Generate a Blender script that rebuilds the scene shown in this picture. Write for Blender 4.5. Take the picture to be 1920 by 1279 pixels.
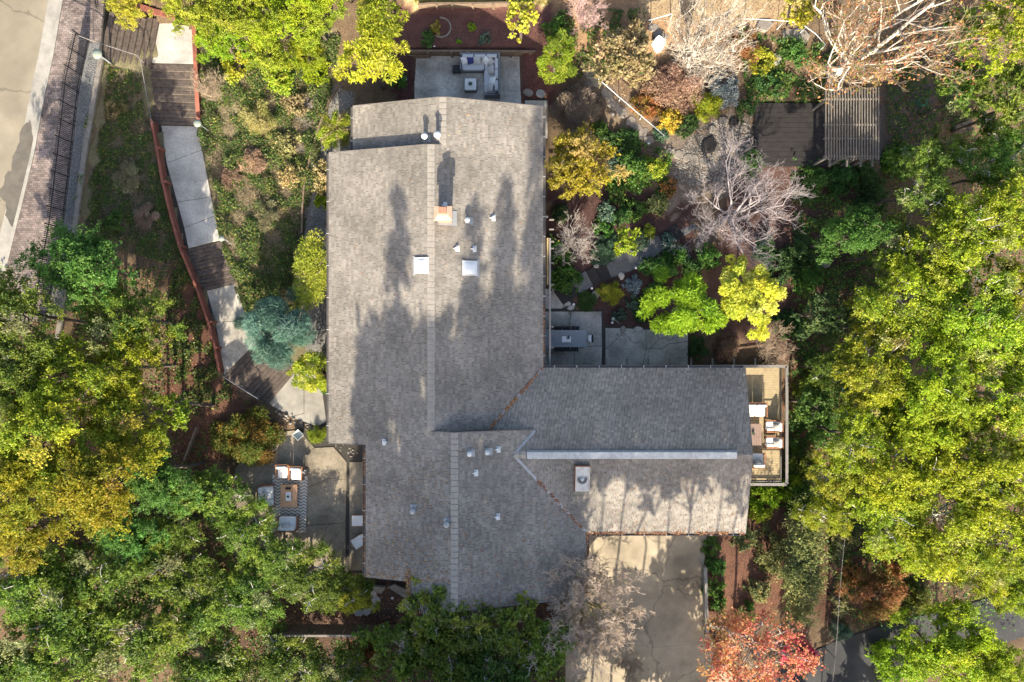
import bpy, bmesh, math, random
import numpy as np
from mathutils import Vector, Matrix

# ------------------------------------------------------------------ camera, sky, sun, exposure
for o in list(bpy.data.objects):
    bpy.data.objects.remove(o)
scene = bpy.context.scene
col = scene.collection
CAMH, F = 40.0, 1280.0
SUN_ELEV, SUN_AZ = 25.5, -1.0
cam_d = bpy.data.cameras.new('camera')
cam_d.lens = 24; cam_d.sensor_width = 36; cam_d.clip_end = 2000
cam = bpy.data.objects.new('camera', cam_d); col.objects.link(cam)
cam.location = (0, 0, CAMH); cam.rotation_euler = (0, 0, 0)
scene.camera = cam
world = bpy.data.worlds.new('World'); scene.world = world; world.use_nodes = True
wn = world.node_tree
sky = wn.nodes.new('ShaderNodeTexSky'); sky.sky_type = 'NISHITA'; sky.sun_disc = False
sky.sun_elevation = math.radians(SUN_ELEV); sky.sun_rotation = math.radians(180 + SUN_AZ)
sky.air_density = 1.0; sky.dust_density = 3.0; sky.ozone_density = 0.6
bg = wn.nodes['Background']; wn.links.new(sky.outputs[0], bg.inputs[0]); bg.inputs[1].default_value = 0.122
sun_d = bpy.data.lights.new('sun', 'SUN'); sun_d.energy = 4.9; sun_d.angle = math.radians(0.5)
sun_d.color = (1.0, 0.89, 0.70)
sun = bpy.data.objects.new('sun', sun_d); col.objects.link(sun)
sun.rotation_euler = (math.radians(90 - SUN_ELEV), 0, math.radians(SUN_AZ)); sun.location = (0, -60, 60)
scene.render.engine = 'CYCLES'
scene.view_settings.view_transform = 'Standard'; scene.view_settings.look = 'None'
scene.view_settings.exposure = 1.8; scene.view_settings.gamma = 1.0
scene.view_settings.use_curve_mapping = False
scene.render.resolution_x = 1024; scene.render.resolution_y = 682

rng = np.random.default_rng(7)
random.seed(7)
R = math.radians

def P(x, y, z=0.0):
    k = (CAMH - z) / F
    return ((x - 960) * k, (639.5 - y) * k, z)

# ------------------------------------------------------------------ materials
MATS = {}
def nd(t, typ, **kw):
    n = t.nodes.new(typ)
    for k, v in kw.items():
        setattr(n, k, v)
    return n
def make_mat(name, c1, c2=None, scale=4.0, rough=0.8, bump=0.0, bscale=None, c3=None, island=0.0, speck=0.0,
             spec=0.3, metal=0.0, stretch=None, detail=6.0, stain=0.0, stain_scale=0.5, crack=0.0, crack_scale=.4):
    m = bpy.data.materials.new(name); m.use_nodes = True
    t = m.node_tree; b = t.nodes['Principled BSDF']
    b.inputs['Roughness'].default_value = rough
    b.inputs['Specular IOR Level'].default_value = spec
    b.inputs['Metallic'].default_value = metal
    c2 = c2 or tuple(x * 0.75 for x in c1)
    geo = nd(t, 'ShaderNodeNewGeometry')
    vec = geo.outputs['Position']
    if stretch:
        mp = nd(t, 'ShaderNodeMapping'); mp.inputs['Scale'].default_value = stretch
        t.links.new(vec, mp.inputs[0]); vec = mp.outputs[0]
    n1 = nd(t, 'ShaderNodeTexNoise'); n1.inputs['Scale'].default_value = scale; n1.inputs['Detail'].default_value = detail
    n1.inputs['Roughness'].default_value = 0.65
    t.links.new(vec, n1.inputs['Vector'])
    r = nd(t, 'ShaderNodeValToRGB')
    r.color_ramp.elements[0].position = 0.32; r.color_ramp.elements[1].position = 0.68
    r.color_ramp.elements[0].color = (*c2, 1); r.color_ramp.elements[1].color = (*c1, 1)
    if c3:
        e = r.color_ramp.elements.new(0.5); e.color = (*c3, 1)
    t.links.new(n1.outputs['Fac'], r.inputs['Fac'])
    out = r.outputs['Color']
    def mul(out, facsock, lo, hi, p0=0.0, p1=1.0):
        mr = nd(t, 'ShaderNodeMapRange'); mr.inputs['From Min'].default_value = p0; mr.inputs['From Max'].default_value = p1
        mr.inputs['To Min'].default_value = lo; mr.inputs['To Max'].default_value = hi
        t.links.new(facsock, mr.inputs['Value'])
        mx = nd(t, 'ShaderNodeVectorMath', operation='SCALE')
        t.links.new(out, mx.inputs[0]); t.links.new(mr.outputs[0], mx.inputs['Scale'])
        return mx.outputs[0]
    if island:
        out = mul(out, geo.outputs['Random Per Island'], 1 - island, 1 + island)
    if speck:
        n2 = nd(t, 'ShaderNodeTexNoise'); n2.inputs['Scale'].default_value = 38.0; n2.inputs['Detail'].default_value = 2.0
        t.links.new(geo.outputs['Position'], n2.inputs['Vector'])
        out = mul(out, n2.outputs['Fac'], 1 - speck, 1 + speck, 0.3, 0.7)
    if stain:
        n3 = nd(t, 'ShaderNodeTexNoise'); n3.inputs['Scale'].default_value = stain_scale; n3.inputs['Detail'].default_value = 5.0
        t.links.new(geo.outputs['Position'], n3.inputs['Vector'])
        out = mul(out, n3.outputs['Fac'], 1 - stain, 1 + stain * 0.5, 0.35, 0.65)
    if crack:
        n5 = nd(t, 'ShaderNodeTexNoise'); n5.inputs['Scale'].default_value = 1.3; n5.inputs['Detail'].default_value = 5.0
        t.links.new(geo.outputs['Position'], n5.inputs['Vector'])
        v5 = nd(t, 'ShaderNodeVectorMath', operation='MULTIPLY_ADD'); v5.inputs[1].default_value = (.9,.9,.9)
        t.links.new(n5.outputs['Color'], v5.inputs[0]); t.links.new(geo.outputs['Position'], v5.inputs[2])
        vo = nd(t, 'ShaderNodeTexVoronoi', feature='DISTANCE_TO_EDGE'); vo.inputs['Scale'].default_value = crack_scale
        t.links.new(v5.outputs[0], vo.inputs['Vector'])
        out = mul(out, vo.outputs['Distance'], 1-crack, 1.0, .004, .011)
    t.links.new(out, b.inputs['Base Color'])
    if bump:
        n4 = nd(t, 'ShaderNodeTexNoise'); n4.inputs['Scale'].default_value = bscale or scale * 4; n4.inputs['Detail'].default_value = 4.0
        t.links.new(vec, n4.inputs['Vector'])
        bp = nd(t, 'ShaderNodeBump'); bp.inputs['Strength'].default_value = bump; bp.inputs['Distance'].default_value = 0.03
        t.links.new(n4.outputs['Fac'], bp.inputs['Height']); t.links.new(bp.outputs[0], b.inputs['Normal'])
    MATS[name] = m
    return m

def leaf_mat(name, transl=0.35, rough=0.55):
    m = bpy.data.materials.new(name); m.use_nodes = True
    t = m.node_tree; b = t.nodes['Principled BSDF']; o = t.nodes['Material Output']
    a = nd(t, 'ShaderNodeAttribute', attribute_name='Col')
    b.inputs['Roughness'].default_value = rough; b.inputs['Specular IOR Level'].default_value = 0.25
    oi = nd(t, 'ShaderNodeObjectInfo'); hs = nd(t, 'ShaderNodeHueSaturation')
    m1 = nd(t, 'ShaderNodeMapRange'); m1.inputs[3].default_value = .485; m1.inputs[4].default_value = .515
    m2 = nd(t, 'ShaderNodeMapRange'); m2.inputs[3].default_value = .84; m2.inputs[4].default_value = 1.14
    t.links.new(oi.outputs['Random'], m1.inputs[0]); t.links.new(oi.outputs['Random'], m2.inputs[0])
    t.links.new(m1.outputs[0], hs.inputs['Hue']); t.links.new(m2.outputs[0], hs.inputs['Value']); t.links.new(a.outputs['Color'], hs.inputs['Color'])
    a = hs
    t.links.new(a.outputs['Color'], b.inputs['Base Color'])
    if transl:
        tr = nd(t, 'ShaderNodeBsdfTranslucent'); t.links.new(a.outputs['Color'], tr.inputs['Color'])
        mx = nd(t, 'ShaderNodeMixShader'); mx.inputs[0].default_value = transl
        t.links.new(b.outputs[0], mx.inputs[1]); t.links.new(tr.outputs[0], mx.inputs[2])
        t.links.new(mx.outputs[0], o.inputs[0])
    MATS[name] = m
    return m
leaf_mat('leaf', 0.5); leaf_mat('litter', 0.0, 0.9)

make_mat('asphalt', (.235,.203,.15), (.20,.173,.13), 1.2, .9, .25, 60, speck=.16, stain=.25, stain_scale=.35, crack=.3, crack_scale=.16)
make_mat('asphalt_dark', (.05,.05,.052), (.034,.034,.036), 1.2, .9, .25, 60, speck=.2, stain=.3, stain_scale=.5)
make_mat('concrete', (0.274,0.258,0.228), (0.213,0.201,0.179), 2, .9, .2, 40, speck=.15, stain=.2)
make_mat('aggregate', (.43,.41,.37), (.31,.295,.27), 9, .9, .5, 45, speck=.34, stain=.25, stain_scale=.7)
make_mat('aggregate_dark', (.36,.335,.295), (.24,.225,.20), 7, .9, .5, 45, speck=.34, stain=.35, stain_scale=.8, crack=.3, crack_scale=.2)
make_mat('driveway', (.285,.24,.175), (.225,.19,.14), 1.6, .9, .25, 50, speck=.14, stain=.42, stain_scale=.45, detail=9.0, crack=.35, crack_scale=.22)
make_mat('aggregate_warm', (.25,.21,.155), (.165,.14,.105), 7, .9, .5, 45, speck=.34, stain=.35, stain_scale=.8)
make_mat('aggregate_mid', (.46,.43,.38), (.30,.28,.25), 7, .9, .5, 45, speck=.34, stain=.4, stain_scale=.9)
make_mat('joint', (.045,.04,.035), (.03,.028,.024), 6, .95)
make_mat('brick', (.215,.168,.15), (.14,.115,.107), 3, .9, .3, 50, island=.33, stain=.35, stain_scale=.35)
make_mat('gravel', (0.198,0.198,0.194), (0.0608,0.0608,0.0623), 16, .95, .8, 30, speck=.35)
make_mat('pebble', (0.205,0.19,0.171), (0.0988,0.0912,0.0821), 2, .8, island=.62)
make_mat('stone', (0.205,0.179,0.152), (0.129,0.114,0.0988), 3, .9, .5, 12, island=.2, speck=.12)
make_mat('stone_pale', (0.319,0.304,0.281), (0.228,0.213,0.198), 3, .9, .5, 12, speck=.12)
make_mat('sleeper', (.09,.07,.058), (.035,.029,.026), 3, .9, .5, 20, island=.3, stretch=(2,2,2), speck=.2)
make_mat('dark_board', (.024,.021,.021), (.014,.0125,.0125), 3, .85, .3, 20, island=.28)
make_mat('redwood', (0.228,0.0798,0.0532), (0.152,0.0532,0.0357), 4, .85, .3, 25, island=.15, stain=.25, stain_scale=1.5)
make_mat('timber', (0.16,0.114,0.0798), (0.095,0.0684,0.0494), 4, .9, .4, 25, island=.22)
make_mat('timber_grey', (0.19,0.171,0.148), (0.129,0.114,0.0988), 5, .9, .4, 25, island=.15)
make_mat('deck_board', (0.342,0.274,0.167), (0.266,0.209,0.125), 4, .75, .2, 25, island=.13)
make_mat('rail_paint', (0.19,0.179,0.171), (0.156,0.144,0.138), 4, .6, .1, 25)
make_mat('shingle', (.218,.196,.170), (.160,.146,.129), 5, .95, .35, 60, island=.17, speck=.14, stain=.24, stain_scale=.35)
make_mat('underlay', (.05,.047,.045), (.035,.033,.031), 5, .95)
make_mat('ridge_cap', (.30,.27,.232), (.235,.212,.185), 5, .95, .3, 60, speck=.16)
make_mat('wall_paint', (0.274,0.251,0.22), (0.236,0.217,0.19), 2, .85, .1, 20)
make_mat('fascia', (.16,.14,.125), (.12,.105,.095), 3, .7)
make_mat('gutter', (.11,.10,.095), (.075,.07,.066), 3, .5)
make_mat('white_metal', (0.547,0.547,0.54), (0.456,0.456,0.448), 3, .45, spec=.4)
make_mat('galv', (0.304,0.312,0.319), (0.228,0.236,0.243), 4, .45, metal=.3)
make_mat('galv_weathered', (0.471,0.471,0.456), (0.304,0.296,0.281), 3.5, .6, speck=.15)
make_mat('dome', (0.608,0.623,0.631), (0.547,0.562,0.578), 2, .25, spec=.5)
make_mat('chimney_brick', (0.319,0.167,0.11), (0.251,0.125,0.0836), 5, .85, .2, 30, speck=.12)
make_mat('chimney_cap', (0.418,0.274,0.205), (0.357,0.228,0.167), 4, .8)
make_mat('rust', (.22,.095,.05), (.14,.06,.035), 8, .85)
make_mat('iron', (.02,.02,.021), (.014,.014,.015), 6, .55)
make_mat('pipe', (0.418,0.441,0.456), (0.35,0.372,0.388), 5, .45)
make_mat('glass', (.03,.04,.045), (.025,.03,.035), 2, .08, spec=.6)
make_mat('lamp_glass', (.22,.25,.21), (.18,.205,.17), 3, .35)
make_mat('wicker', (.15,.155,.165), (.11,.113,.12), 30, .8, .3, 60)
make_mat('cushion_grey', (0.38,0.388,0.403), (0.334,0.342,0.357), 6, .95, .2, 40)
make_mat('fabric_white', (0.593,0.585,0.57), (0.532,0.524,0.509), 5, .95, .2, 40)
make_mat('fabric_navy', (.035,.045,.15), (.025,.03,.10), 5, .95)
make_mat('fabric_pale', (0.456,0.441,0.41), (0.274,0.274,0.274), 14, .95)
make_mat('teak', (0.274,0.129,0.0684), (0.205,0.0912,0.0456), 6, .6, .2, 30)
make_mat('teak_light', (0.441,0.266,0.152), (0.365,0.205,0.11), 5, .6, .2, 30)
make_mat('grey_wood', (.20,.215,.225), (.145,.158,.167), 5, .7, .3, 25, stretch=(1,8,1))
make_mat('brown_table', (0.228,0.163,0.137), (0.182,0.125,0.103), 4, .6)
make_mat('rug_cream', (0.471,0.441,0.38), (0.41,0.38,0.327), 10, .98)
make_mat('rug_dark', (.06,.058,.058), (.045,.043,.043), 10, .98)
make_mat('black', (.015,.015,.016), (.012,.012,.012), 5, .6)
make_mat('bark_grey', (.30,.275,.25), (.18,.165,.15), 5, .95, .4, 20)
make_mat('bark_brown', (.15,.12,.09), (.09,.07,.055), 5, .95, .4, 20)
make_mat('bark_pale', (.46,.44,.40), (.32,.30,.27), 5, .9, .3, 20)
make_mat('bark_white', (.56,.51,.44), (.33,.295,.25), 2.2, .9, .3, 20)
make_mat('twig_cream', (.43,.375,.31), (.31,.265,.215), 3, .9)
make_mat('bark_violet', (.30,.265,.275), (.19,.165,.175), 4, .9)
make_mat('bark_tan', (.38,.295,.215), (.26,.195,.14), 4, .9)
make_mat('bark_moss', (.33,.28,.13), (.20,.17,.09), 3, .9)
make_mat('twig_grey', (.36,.32,.29), (.25,.22,.20), 3, .9)
make_mat('twig_warm', (.46,.37,.29), (.33,.26,.21), 3, .9)
make_mat('twig_pink', (.50,.35,.32), (.36,.24,.23), 3, .9)
make_mat('bark_dark', (.09,.07,.055), (.055,.043,.035), 4, .95, .4, 20)
make_mat('hose', (.03,.22,.17), (.02,.17,.13), 4, .5)
make_mat('bucket', (0.395,0.426,0.418), (0.342,0.372,0.365), 4, .5)

# ------------------------------------------------------------------ mesh helpers
def set_props(o, label=None, cat=None, group=None, kind=None):
    if label: o['label'] = label
    if cat: o['category'] = cat
    if group: o['group'] = group
    if kind: o['kind'] = kind
    return o
def thing(name, label, cat, loc=(0,0,0), rz=0.0, group=None):
    o = bpy.data.objects.new(name, None); col.objects.link(o)
    o.empty_display_size = .2
    o.location = loc; o.rotation_euler = (0, 0, rz)
    return set_props(o, label, cat, group)
def link_mesh(name, me, mat, parent=None, loc=(0,0,0)):
    o = bpy.data.objects.new(name, me); col.objects.link(o)
    if mat: me.materials.append(MATS[mat] if isinstance(mat, str) else mat)
    o.parent = parent; o.location = loc
    return o
def np_mesh(name, V, Q, colr=None, nside=4, flat_shade=True):
    """V (n,3); Q (m,nside) faces; colr per-vertex rgb"""
    V = np.ascontiguousarray(V, dtype=np.float32); Q = np.ascontiguousarray(Q, dtype=np.int32)
    me = bpy.data.meshes.new(name)
    me.vertices.add(len(V)); me.vertices.foreach_set('co', V.ravel())
    me.loops.add(Q.size); me.loops.foreach_set('vertex_index', Q.ravel())
    me.polygons.add(len(Q)); me.polygons.foreach_set('loop_start', np.arange(0, Q.size, nside, dtype=np.int32))
    me.update(calc_edges=True)
    if flat_shade: me.shade_flat()
    if colr is not None:
        a = me.color_attributes.new('Col', 'FLOAT_COLOR', 'POINT')
        c = np.ones((len(V), 4), dtype=np.float32); c[:, :3] = colr
        a.data.foreach_set('color', c.ravel())
    return me
class MB:
    def __init__(s): s.v = []; s.f = []
    def add(s, vs, fs):
        n = len(s.v); s.v += [tuple(p) for p in vs]; s.f += [tuple(i + n for i in f) for f in fs]; return s
    def box(s, c, d, rz=0.0, M=None):
        x, y, z = (q / 2 for q in d)
        vs = [Vector(p) for p in ((-x,-y,-z),(x,-y,-z),(x,y,-z),(-x,y,-z),(-x,-y,z),(x,-y,z),(x,y,z),(-x,y,z))]
        m = M if M is not None else Matrix.Rotation(rz, 3, 'Z')
        vs = [m @ p + Vector(c) for p in vs]
        return s.add(vs, [(0,3,2,1),(4,5,6,7),(0,1,5,4),(1,2,6,5),(2,3,7,6),(3,0,4,7)])
    def beam(s, p0, p1, w, h, up=(0,0,1)):
        """box running p0->p1 with width w and height h (centred)"""
        p0 = Vector(p0); p1 = Vector(p1); d = p1 - p0; L = d.length; d.normalize()
        u = Vector(up); sd = d.cross(u)
        if sd.length < 1e-4: sd = d.cross(Vector((1,0,0)))
        sd.normalize(); u = sd.cross(d)
        M = Matrix((d, sd, u)).transposed()
        return s.box((p0 + p1) / 2, (L, w, h), M=M)
    def prism(s, pts, z0, z1):
        """pts 2d; z0, z1 number or function(x,y)"""
        a = sum(pts[i][0]*pts[(i+1)%len(pts)][1] - pts[(i+1)%len(pts)][0]*pts[i][1] for i in range(len(pts)))
        if a < 0: pts = pts[::-1]
        g0 = z0 if callable(z0) else (lambda x, y: z0); g1 = z1 if callable(z1) else (lambda x, y: z1)
        n = len(pts)
        vs = [(x, y, g0(x, y)) for x, y in pts] + [(x, y, g1(x, y)) for x, y in pts]
        fs = [tuple(range(n))[::-1], tuple(range(n, 2*n))] + [(i, (i+1)%n, n+(i+1)%n, n+i) for i in range(n)]
        return s.add(vs, fs)
    def tube(s, pts, r, n=6, cap=True):
        pts = [Vector(p) for p in pts]
        rs = r if isinstance(r, (list, tuple)) else [r] * len(pts)
        vs = []; fs = []
        for i, p in enumerate(pts):
            d = (pts[min(i+1, len(pts)-1)] - pts[max(i-1, 0)]).normalized()
            a = d.cross(Vector((0,0,1)))
            if a.length < .05: a = d.cross(Vector((1,0,0)))
            a.normalize(); b = d.cross(a)
            for k in range(n):
                t = 2*math.pi*k/n
                vs.append(p + (a*math.cos(t) + b*math.sin(t)) * rs[i])
            if i:
                o = (i-1)*n
                fs += [(o+k, o+(k+1)%n, o+n+(k+1)%n, o+n+k) for k in range(n)]
        if cap:
            fs += [tuple(range(n)), tuple(range(len(vs)-n, len(vs)))[::-1]]
        return s.add(vs, fs)
    def lathe(s, c, prof, n=16):
        vs = []; fs = []
        for r, z in prof:
            for k in range(n):
                t = 2*math.pi*k/n
                vs.append((c[0] + r*math.cos(t), c[1] + r*math.sin(t), c[2] + z))
        for i in range(len(prof)-1):
            fs += [(i*n+k, i*n+(k+1)%n, (i+1)*n+(k+1)%n, (i+1)*n+k) for k in range(n)]
        fs += [tuple(range(n))[::-1], tuple(range(len(vs)-n, len(vs)))]
        return s.add(vs, fs)
    def soft(s, c, d, e=.35, rz=0.0, n=14, m=9, M=None):
        """rounded box (superellipsoid): cushions, boulders"""
        mt = M if M is not None else Matrix.Rotation(rz, 3, 'Z')
        sg = lambda q, ee: math.copysign(abs(q)**ee, q)
        vs = []; fs = []
        for i in range(m+1):
            ph = -math.pi/2 + math.pi*i/m
            for k in range(n):
                th = 2*math.pi*k/n
                p = Vector((d[0]/2*sg(math.cos(ph), e)*sg(math.cos(th), e), d[1]/2*sg(math.cos(ph), e)*sg(math.sin(th), e), d[2]/2*sg(math.sin(ph), e)))
                vs.append(mt @ p + Vector(c))
        for i in range(m):
            fs += [(i*n+k, i*n+(k+1)%n, (i+1)*n+(k+1)%n, (i+1)*n+k) for k in range(n)]
        return s.add(vs, fs)
    def pillow(s, c, w, h, t, M, n=8):
        vs = []; fs = []
        for sgn in (1, -1):
            o = len(vs)
            for i in range(n+1):
                for j in range(n+1):
                    u = -1 + 2*i/n; v = -1 + 2*j/n
                    k = (1 - abs(u)**2.6) * (1 - abs(v)**2.6)
                    pin = 1 - .07*(1 - abs(u)**2)*(abs(v)**2) ; pin2 = 1 - .07*(1 - abs(v)**2)*(abs(u)**2)
                    vs.append(M @ Vector((u*w/2*pin2, v*h/2*pin, sgn*t/2*k**.6)) + Vector(c))
            for i in range(n):
                for j in range(n):
                    a = o + i*(n+1) + j
                    q = (a, a+n+1, a+n+2, a+1)
                    fs.append(q if sgn > 0 else q[::-1])
        return s.add(vs, fs)
    def off(s, o):
        s.v = [(p[0]-o[0], p[1]-o[1], p[2]-o[2]) for p in s.v]; return s
    def mesh(s, name, smooth=False, bevel=0.0):
        me = bpy.data.meshes.new(name); me.from_pydata(s.v, [], s.f); me.update()
        if bevel:
            bm = bmesh.new(); bm.from_mesh(me)
            bmesh.ops.bevel(bm, geom=[e for e in bm.edges], offset=bevel, segments=1, affect='EDGES', clamp_overlap=True)
            bm.to_mesh(me); bm.free()
        if smooth:
            me.polygons.foreach_set('use_smooth', [True]*len(me.polygons))
        return me
    def build(s, name, mat, parent=None, off=None, smooth=False, bevel=0.0, loc=(0,0,0)):
        if off is not None: s.off(off)
        return link_mesh(name, s.mesh(name, smooth, bevel), mat, parent, loc)
def one(name, mb, mat, label, cat, base, group=None, smooth=False, bevel=0.0):
    """single-mesh top-level thing whose vertices are given in world coordinates"""
    o = mb.build(name, mat, None, off=base, smooth=smooth, bevel=bevel, loc=base)
    return set_props(o, label, cat, group)
def copy_tree(o, parent=None):
    c = o.copy(); col.objects.link(c); c.parent = parent
    for ch in list(o.children): copy_tree(ch, c)
    return c
def struct(name, mb, mat, parent=None, bevel=0.0):
    o = mb.build(name, mat, parent, bevel=bevel)
    if parent is None: o['kind'] = 'structure'
    return o
def inside(px, py, poly):
    px = np.asarray(px); py = np.asarray(py); r = np.zeros(px.shape, bool)
    n = len(poly)
    for i in range(n):
        x0, y0 = poly[i][:2]; x1, y1 = poly[(i+1) % n][:2]
        c = ((y0 > py) != (y1 > py))
        with np.errstate(divide='ignore', invalid='ignore'):
            r ^= c & (px < (x1-x0)*(py-y0)/(y1-y0+1e-12)+x0)
    return r
def inset(poly, d):
    n = len(poly); a = sum(poly[i][0]*poly[(i+1)%n][1]-poly[(i+1)%n][0]*poly[i][1] for i in range(n))
    sgn = 1 if a > 0 else -1; out = []
    for i in range(n):
        p0, p1, p2 = Vector(poly[i-1][:2]), Vector(poly[i][:2]), Vector(poly[(i+1)%n][:2])
        e1 = (p1-p0).normalized(); e2 = (p2-p1).normalized()
        n1 = Vector((-e1.y, e1.x))*sgn; n2 = Vector((-e2.y, e2.x))*sgn
        b = n1+n2; k = max(.3, 1+n1.dot(n2)); out.append(tuple(p1 + b*(d/k)))
    return out

# ------------------------------------------------------------------ terrain
CTRL = [(-200,-100,3.7),(-100,300,3.7),(-200,640,3.6),(-100,900,3.2),(-150,1200,2.2),(60,60,3.6),(60,300,3.6),(30,450,3.6),
 (170,150,3.4),(160,250,3.3),(140,380,3.3),(100,560,3.2),(60,760,2.8),(50,950,2.2),(60,1150,.4),(60,1350,-.8),
 (230,180,2.6),(240,300,2.2),(260,420,2.0),(250,560,1.8),(230,700,1.5),(230,860,.9),(250,1000,.0),(280,1180,-1.4),(280,1350,-2.4),
 (330,480,1.4),(420,160,2.2),(450,260,1.6),(470,380,1.2),(480,500,.9),(540,200,1.3),(560,300,.7),(560,430,.5),
 (450,30,2.7),(560,60,2.0),(640,40,1.6),(650,150,.8),(400,-120,3.4),(700,-120,2.2),
 (360,760,.7),(360,900,.35),(410,1000,-.3),(640,200,.05),(600,600,0),(600,500,0),(600,400,.0),(650,350,0),
 (700,90,.7),(780,60,.6),(900,60,.6),(980,60,.7),(900,-40,1.3),(1050,-60,1.6),
 (1040,120,.5),(1150,100,.9),(1250,60,1.3),(1400,20,1.6),(1550,30,1.5),(1300,-120,2.2),(1600,-140,2.0),(1800,-60,1.2),(1950,-80,.6),
 (1060,230,.15),(1060,330,.05),(1060,430,0),(1060,560,0),(1200,300,.3),(1200,430,.15),(1200,560,0),(1330,280,.3),(1330,430,.1),(1330,560,-.1),
 (1480,240,.3),(1600,240,.2),(1480,420,0),(1480,560,-.3),(1480,660,-.8),(1720,220,-.1),(1850,200,-.6),(1650,420,-.8),(1850,420,-1.6),
 (1600,620,-1.5),(1800,640,-2.2),(2000,500,-2.6),(1520,780,-1.7),(1700,800,-2.3),(1900,800,-2.8),(1450,930,-1.1),(1550,960,-1.7),(1700,980,-2.2),(1900,980,-2.6),
 (1380,1040,-.5),(1420,1120,-.8),(1500,1120,-1.3),(1650,1130,-1.9),(1850,1130,-2.0),(1350,1200,-.8),(1450,1260,-1.2),(1650,1220,-1.8),(1900,1200,-2.0),
 (1650,1350,-2.2),(1900,1350,-2.4),(1200,1350,-1.2),(1200,1250,-.8),(1050,1250,-.5),(1050,1400,-1.2),(1120,1150,-.15),
 (900,1180,-.5),(900,1300,-1.4),(750,1150,-.3),(700,1240,-1.6),(550,1105,-1.0),(550,1240,-2.0),(450,1150,-1.5),(600,1400,-3),(850,1450,-1.6),
 (2200,640,-3.4),(2200,1200,-3),(2200,0,-1.2),(-300,-300,3.8),(960,-400,2.6),(-300,1500,1),(1500,1600,-2.6),(0,1600,-.5),
 (800,300,0),(800,600,0),(800,900,0),(960,500,0),(1000,850,0),(900,1050,0),(1150,800,-.3),(1300,850,-.7),(1200,950,-.15),(560,900,0),(620,1000,0),(500,850,.02)]
_c = np.array([(*P(x, y, z)[:2], z) for x, y, z in CTRL])
def _phi(r): return np.sqrt(r*r + 9.0)
_D = np.hypot(_c[:,None,0]-_c[None,:,0], _c[:,None,1]-_c[None,:,1])
_n = len(_c)
_A = np.zeros((_n+3, _n+3)); _A[:_n,:_n] = _phi(_D) + np.eye(_n)*-.35
_A[:_n,_n] = 1; _A[:_n,_n+1:] = _c[:,:2]; _A[_n,:_n] = 1; _A[_n+1:,:_n] = _c[:,:2].T
_w = np.linalg.solve(_A, np.concatenate([_c[:,2], np.zeros(3)]))
FLATS = []    # (poly world, z function)
def h(X, Y):
    X = np.atleast_1d(np.asarray(X, float)); Y = np.atleast_1d(np.asarray(Y, float))
    sh = X.shape; x = np.clip(X.ravel(), -50, 55); y = np.clip(Y.ravel(), -36, 36)
    out = np.empty(x.shape)
    for i in range(0, len(x), 20000):
        sl = slice(i, i+20000)
        out[sl] = _phi(np.hypot(x[sl,None]-_c[None,:,0], y[sl,None]-_c[None,:,1])) @ _w[:_n] + _w[_n] + x[sl]*_w[_n+1] + y[sl]*_w[_n+2]
    for poly, zf in FLATS:
        m = inside(x, y, poly)
        if m.any(): out[m] = zf(x[m], y[m]) if callable(zf) else zf
    return out.reshape(sh)
def flat(pxpts, z, grow=.12):
    """pxpts: pixel outline at height z (z number, or ((px,py,z),(px,py,z)) ramp)"""
    if isinstance(z, tuple):
        a = P(*z[0]); b = P(*z[1]); zm = (z[0][2]+z[1][2])/2
        d = np.array(b[:2]) - np.array(a[:2]); L2 = d @ d
        def zf(X, Y):
            t = ((X-a[0])*d[0] + (Y-a[1])*d[1]) / L2
            return a[2] + t*(b[2]-a[2]) - .07
        def zs(x, y): return float(zf(np.array([x]), np.array([y]))[0]) + .07
        poly = []
        for x, y in pxpts:
            zz = zm
            for _ in range(4):
                q = P(x, y, zz); zz = zs(q[0], q[1])
            poly.append(q[:2])
    else:
        zf = z - .07; zs = lambda x, y: z
        poly = [P(x, y, z)[:2] for x, y in pxpts]
    FLATS.append((inset(poly, -grow), zf))
    return poly, zs
def G(x, y):
    z = 0.0
    for _ in range(6):
        q = P(x, y, z); z = float(h(q[0], q[1])[0])
    return P(x, y, z)
def Gv(x, y):
    z = np.zeros(len(x))
    for _ in range(4):
        k = (CAMH - z)/F; X = (x-960)*k; Y = (639.5-y)*k; z = h(X, Y)
    return X, Y, z

# flat / ramped places cut into the terrain (pixel outlines)
SZ = 3.6
KERB = [(140,-120),(120,0),(103,100),(82,200),(66,290),(42,390),(22,470),(-10,600),(-50,760),(-90,900)]
FENCE = [(180,18),(169,80),(150,164),(135,300),(121,420),(100,540),(75,680)]
CAP = [(205,-60),(196,25),(191,110),(160,290),(143,420),(125,540),(100,690)]
street_poly, _ = flat([(-700,-500),(250,-500),(215,-120)] + CAP + [(60,900),(-700,1100)], SZ)
landing_poly, _ = flat([(300,37),(367,52),(367,120),(284,118)], 2.5)
flat([(190,20),(300,37),(284,120),(180,118)], ((190,70,3.45),(292,70,2.55)))
flat([(276,118),(374,120),(374,236),(288,234)], ((325,118,2.45),(330,234,1.65)))
path1_poly, path1_z = flat([(297,235),(371,237),(398,378),(412,448),(345,466),(322,380)], ((330,235,1.62),(380,455,1.4)))
flat([(345,466),(412,450),(442,534),(380,546)], ((380,460,1.35),(412,538,.8)))
path2_poly, path2_z = flat([(382,545),(441,532),(460,590),(478,640),(418,702),(402,620)], ((412,540,.78),(445,670,.62)))
flat([(418,702),(478,640),(562,690),(502,762)], ((445,670,.56),(530,728,.1)))
wland_poly, _ = flat([(500,757),(548,690),(640,690),(640,835),(600,800)], .05)
wpat_poly, _ = flat([(440,878),(478,830),(502,812),(560,806),(700,806),(700,1075),(440,1075)], .05)
npat_poly, _ = flat([(777,104),(978,104),(978,235),(777,235)], .05)
nbed_poly, _ = flat([(742,14),(1003,14),(1003,85),(760,85)], .72, 0)
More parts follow.
